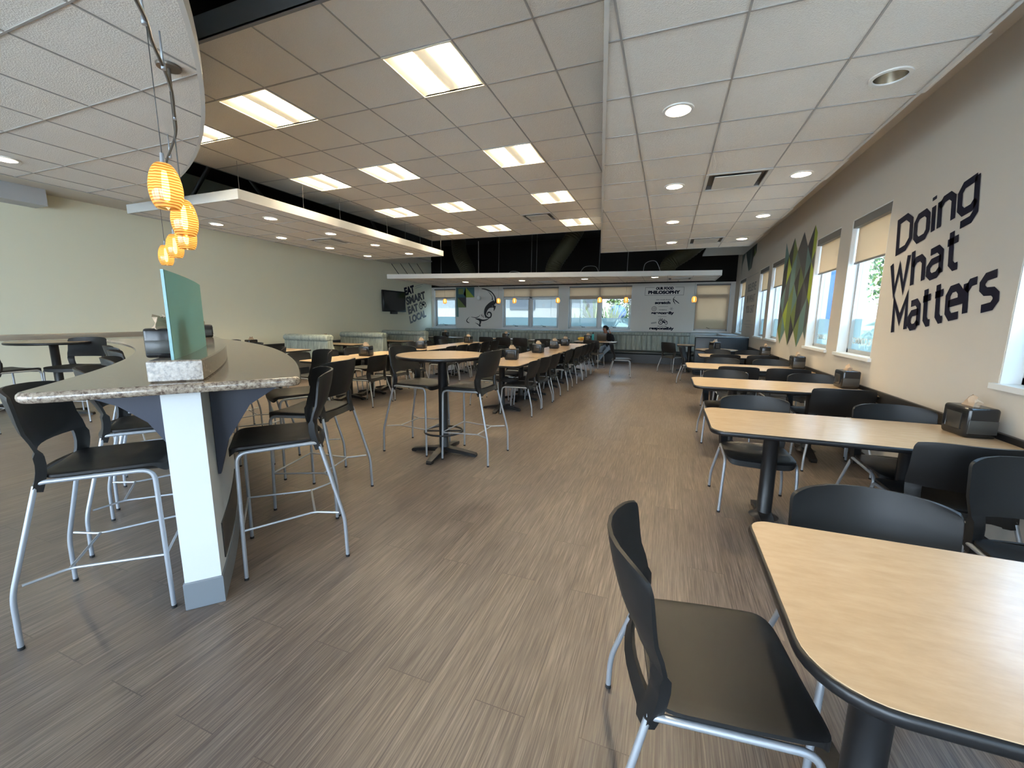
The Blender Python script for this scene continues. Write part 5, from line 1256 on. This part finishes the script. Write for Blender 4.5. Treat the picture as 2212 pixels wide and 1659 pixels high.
for (c, rz_) in (((-.18, -.60, -.355), .3), ((-.20, -.76, -.33), .9)):
    mb = MB(); mb.tube([(0, .06, .005), (0, .0, .0), (0, -.10, -.008), (0, -.155, -.014)], [.038, .042, .040, .022], 10, 0, True, Matrix.Translation(c) @ Matrix.Rotation(-rz_, 4, 'Z') @ Matrix.Scale(.8, 4, (0, 0, 1))); mb.build('shoe', SHOE, pr)

r = thing('laptop', 'dark open laptop seen from behind in front of the person', 'laptop', (-1.93, 13.20, .742)); LM = mat('laptop_shell', (.035, .03, .022), .4)
b = MB(); b.bbox(-.15, .15, 0, .22, 0, .016, .004); b.build('base', LM, r)
b = MB(); b.bbox(-.15, .15, -.006, .006, 0, .235, .003, M=Matrix.Translation((0, 0, .012)) @ Matrix.Rotation(radians(10), 4, 'X')); b.build('screen_lid', LM, r)
r = thing('water_bottle', 'turquoise water bottle with dark cap beside the laptop', 'bottle', (-2.21, 13.18, .74))
b = MB(); b.lathe([(.0001, 0), (.036, 0), (.038, .01), (.038, .19), (.030, .215), (.026, .22)], 20); b.build('bottle_body', mat('turquoise', (.05, .42, .50), .35), r)
b = MB(); b.lathe([(.027, .218), (.028, .225), (.028, .262), (.020, .268), (.0001, .268)], 18); b.tube([(.022, 0, .25), (.0, 0, .295), (-.022, 0, .25)], .005, 6); b.build('cap', BLACK, r)
r = thing('snack_bag', 'crumpled yellow snack bag on the table left of the napkin dispenser', 'bag', (-2.56, 13.12, .74)); mb = MB(); rnd = random.Random(5); G = []
for i in range(9):
    row = []
    for j in range(17):
        a = 2*pi*j/16; t = i/8; rr = sin(pi*min(.98, .08+t*.86))**.6; k = 1+.13*sin(3*a+2*i)+.06*rnd.uniform(-1, 1)
        row.append((.13*rr*cos(a)*k, .07*rr*sin(a)*k, .006+.115*t))
    row[-1] = row[0]; G.append(row)
mb.shell(G, lambda i, j: True, .002); mb.build('foil_bag', mat('yellow_foil', (.62, .42, .05), .3, .1), r)
mb = MB(); sph(mb, (.02, -.066, .06), (.05, .01, .03), 8); mb.build('printed_patch', mat('orange_print', (.5, .15, .03), .4), r)
r = thing('folded_jacket', 'dark bundle with a white corner on the nearest aisle-side chair seat', 'clothing', (-2.25, 5.87, .457)); mb = MB(); G = []
for i in range(8):
    row = []
    for j in range(15):
        a = 2*pi*j/14; t = i/7; rr = sin(pi*(.06+t*.88))**.5; k = 1+.15*sin(4*a+i); row.append((.15*rr*cos(a)*k, .12*rr*sin(a)*k, .002+.07*t+.01*sin(3*a+i)*(t > 0)*(t < 1)))
    row[-1] = row[0]; G.append(row)
mb.shell(G, lambda i, j: True, .003); mb.build('cloth', mat('dark_cloth', (.012, .012, .014), .9), r)
mb = MB(); mb.bbox(-.03, .05, .03, .10, .068, .078, .003); mb.build('white_corner', TRIMW, r)
mb = MB(); mb.lathe([(.0001, .012), (.006, .010), (.009, .004), (.006, 0), (.0001, 0)], 8); o = mb.build('crumb', mat('crumb', (.7, .65, .55), .9)); o.location = (-2.86, 2.30, 0); tag(o, 'tiny pale crumb on the floor under the bar stools', 'crumb')

# ================================================================== OUTDOORS
mb = MB(); mb.box(-60, 60, -40, 90, -.6, -.25); o = mb.build('pavement', paint('pavement_grey', (.62, .60, .56), .9)); o['kind'] = 'structure'
OUTW = paint('stucco_cream', (.27, .265, .245), .9); OUTB = mat('blue_siding', (.10, .15, .27), .7); OUTG = mat('grey_pillar', (.08, .09, .095), .8)
r = thing('neighbour_building', 'pale stucco building with a blue fascia seen through the back windows', 'building', (-8, 24, -.25))
b = MB(); b.box(-12, 3.2, 0, 6, 0, 3.45); b.build('wall', OUTW, r)
b = MB(); b.box(-12.4, 3.5, -.8, 6.4, 3.45, 4.6); b.build('fascia', OUTB, r)
b = MB(); b.box(-1.2, .4, -.06, .02, 2.2, 3.1); f = b.build('window', mat('dark_window', (.05, .06, .07), .2), r)
for x in (-10, -7.6, -4.6, -2.2, 1.4, 2.6):
    b = MB(); b.box(x-.012, x+.012, -.012, .004, 0, 3.45); b.build('panel_joint', mat('joint_grey', (.25, .25, .24), .8), r)
r = thing('grey_pillar', 'dark grey pillar outside the garden window', 'pillar', (-3.9, 22.4, -.25)); b = MB(); b.bbox(-.42, .42, -.3, .3, 0, 5.2, .02); b.build('shaft', OUTG, r)
b = MB(); b.bbox(-.5, .5, -.38, .38, 5.2, 5.35, .02); b.build('cap', OUTG, r)
r = thing('planter_wall', 'low concrete planter outside the back windows', 'planter', (-3, 18.2, -.25))
b = MB(); b.box(-8, 6, -.15, .15, 0, 1.22); b.build('planter_face', paint('planter_concrete', (.25, .26, .26), .8), r); b = MB(); b.box(-8, 6, .15, 2.6, 0, 1.12); b.build('soil', paint('soil_mulch', (.14, .10, .065), .95, .5), r)
LEAF = mat('leaf_green', (.055, .12, .018), .6); LEAFD = mat('leaf_dark', (.02, .05, .012), .6); LEAFY = mat('leaf_yellowgreen', (.16, .21, .04), .6); BARK = mat('bark', (.13, .09, .065), .9)
def blade_plant(x, y, z, n, L_, m, label, seed):
    rnd = random.Random(seed); r = thing('strappy_plant', label, 'plant', (x, y, z), 0, 'strap-leaved plants in the planter'); mb = MB()
    for k in range(n):
        a = rnd.uniform(0, 2*pi); l = L_*rnd.uniform(.6, 1.1); sp_ = rnd.uniform(.25, .8); P = []
        for i in range(7): t = i/6; P.append(Vector((cos(a)*sp_*l*t, sin(a)*sp_*l*t, max(.005, l*(t*1.15-.55*sp_*t*t)))))
        wd = .022; sd_ = Vector((-sin(a), cos(a), 0)); vs = []
        for i, p in enumerate(P): w_ = wd*(1-(i/6)**2*.9); vs += [p-sd_*w_, p+sd_*w_]
        mb.add(vs, [(2*i, 2*i+1, 2*i+3, 2*i+2) for i in range(6)])
    mb.build('leaves', m, r)
k = 0
for (x, y, L_, m) in [(-3.2, 19.3, 1.7, LEAFY), (-2.35, 19.2, 1.65, LEAFY), (-1.5, 19.3, 1.3, LEAF), (-4.1, 19.6, 1.0, LEAFY), (-.6, 19.3, 1.0, LEAFY), (-2.75, 20.3, 1.8, LEAF), (.3, 19.6, .8, LEAFY)]:
    blade_plant(x, y, .87, 46, L_, m, 'bright strap-leaved plant in the outside planter, %s of seven' % ['first', 'second', 'third', 'fourth', 'fifth', 'sixth', 'seventh'][k], 30+k); k += 1
for j, (x, y) in enumerate([(-8.0, 19.2), (-6.8, 19.5), (-5.6, 19.0), (-4.6, 19.6)]): blade_plant(x, y, .87, 26, .45, LEAF, 'small grassy tuft in the planter below the pale building, %s' % ORD[j], 60+j)
def foliage(mb, c, R, n, s, rnd):
    for _ in range(n):
        a = rnd.uniform(0, 2*pi); u = rnd.uniform(-1, 1); q = sqrt(1-u*u); rr = rnd.uniform(.55, 1)**.6
        p = Vector((c[0]+R[0]*q*cos(a)*rr, c[1]+R[1]*q*sin(a)*rr, c[2]+R[2]*u*rr)); d = Vector((rnd.uniform(-1, 1), rnd.uniform(-1, 1), rnd.uniform(-1, 1))).normalized(); e = d.cross(Vector((rnd.uniform(-1, 1), rnd.uniform(-1, 1), 1))).normalized(); z = s*rnd.uniform(.6, 1.3)
        mb.add([p-d*z, p+e*z*.5, p+d*z, p-e*z*.5], [(0, 1, 2, 3)], rnd.choice((0, 0, 1, 2)))
def tree(x, y, h, R, n, s, label, seed, cat='tree', name='tree', mats=(LEAF, LEAFD, LEAFY)):
    rnd = random.Random(seed); r = thing(name, label, cat, (x, y, -.25), 0, 'trees and bushes outside')
    if name == 'tree':
        t = MB(); t.tube([(0, 0, 0), (.06, .03, h*.35), (-.05, .08, h*.7)], [.16, .12, .07], 10)
        for k in range(6):
            a = k*1.1; t.tube([(0, .03, h*(.3+.06*k)), (cos(a)*R*.35, sin(a)*R*.35, h*(.45+.07*k)), (cos(a)*R*.75, sin(a)*R*.75, h*(.55+.07*k))], [.06, .035, .012], 6)
        t.build('trunk', BARK, r)
    f = MB(); cz = h*.68 if name == 'tree' else h*.5
    foliage(f, (0, 0, cz), (R, R, h*.36 if name == 'tree' else h*.5), n, s, rnd); f.build('foliage', list(mats), r)
tree(-1.7, 23.0, 4.2, 1.5, 3400, .10, 'leafy tree with a reddish trunk behind the planter', 1)
tree(2.2, 24, 4.5, 1.9, 2200, .11, 'dense tree outside behind the closed blind', 2)
r = thing('blue_tarp', 'bright blue object among the shrubs outside the garden window', 'tarp', (-2.35, 21.0, 1.75)); b = MB(); sph(b, (0, 0, 0), (.42, .25, .36), 10); b.build('cover', mat('bright_blue', (.03, .12, .42), .6), r)
# right side: slope with trees
r = thing('hillside_wall', 'sunlit pale retaining wall outside the right windows', 'retaining wall', (9, 8, -.25)); b = MB(); b.box(0, .4, -12, 14, 0, 1.5); b.build('wall_face', OUTW, r)
mb = MB(); mb.add([(9.4, -10, 1.2), (9.4, 26, 1.2), (22, 26, 7.5), (22, -10, 7.5)], [(0, 3, 2, 1)]); o = mb.build('grass_bank', paint('dry_grass', (.15, .15, .06), .95, .3)); o['kind'] = 'structure'
k = 0
for (x, y, h, R, s) in [(6.2, 11.4, 3.6, 1.3, .09), (7.4, 14.2, 4.4, 1.7, .10), (8.2, 17.6, 5.0, 2.0, .11), (6.6, 8.2, 3.2, 1.2, .09), (10.5, 20.5, 6.0, 2.4, .12), (7.0, 4.5, 4.0, 1.6, .1), (10.8, 26.5, 6.5, 2.8, .13)]:
    tree(x, y, h+1.0, R, 2300, s, 'green tree on the slope outside the window wall, %s' % ORD[k], 10+k); k += 1
for j, (x, y) in enumerate([(5.6, 12.9), (5.4, 10.2), (6.2, 15.8), (5.6, 7.0)]): tree(x, y, 1.5, .8, 900, .07, 'low yellow-green bush outside the window wall, %s' % ORD[j], 40+j, 'bush', 'bush', (LEAFY, LEAF, LEAFY))
r = thing('blue_banner', 'tall blue banner on a pale post outside the window beside the diamond mural', 'banner', (3.55, 13.6, -.25))
b = MB(); b.tube([(0, 0, 0), (0, 0, 4.2)], .05, 10); b.build('post', TRIMW, r); b = MB(); b.box(.06, .66, -.01, .01, 1.35, 4.0); b.build('cloth', mat('banner_blue', (.015, .065, .27), .6), r)
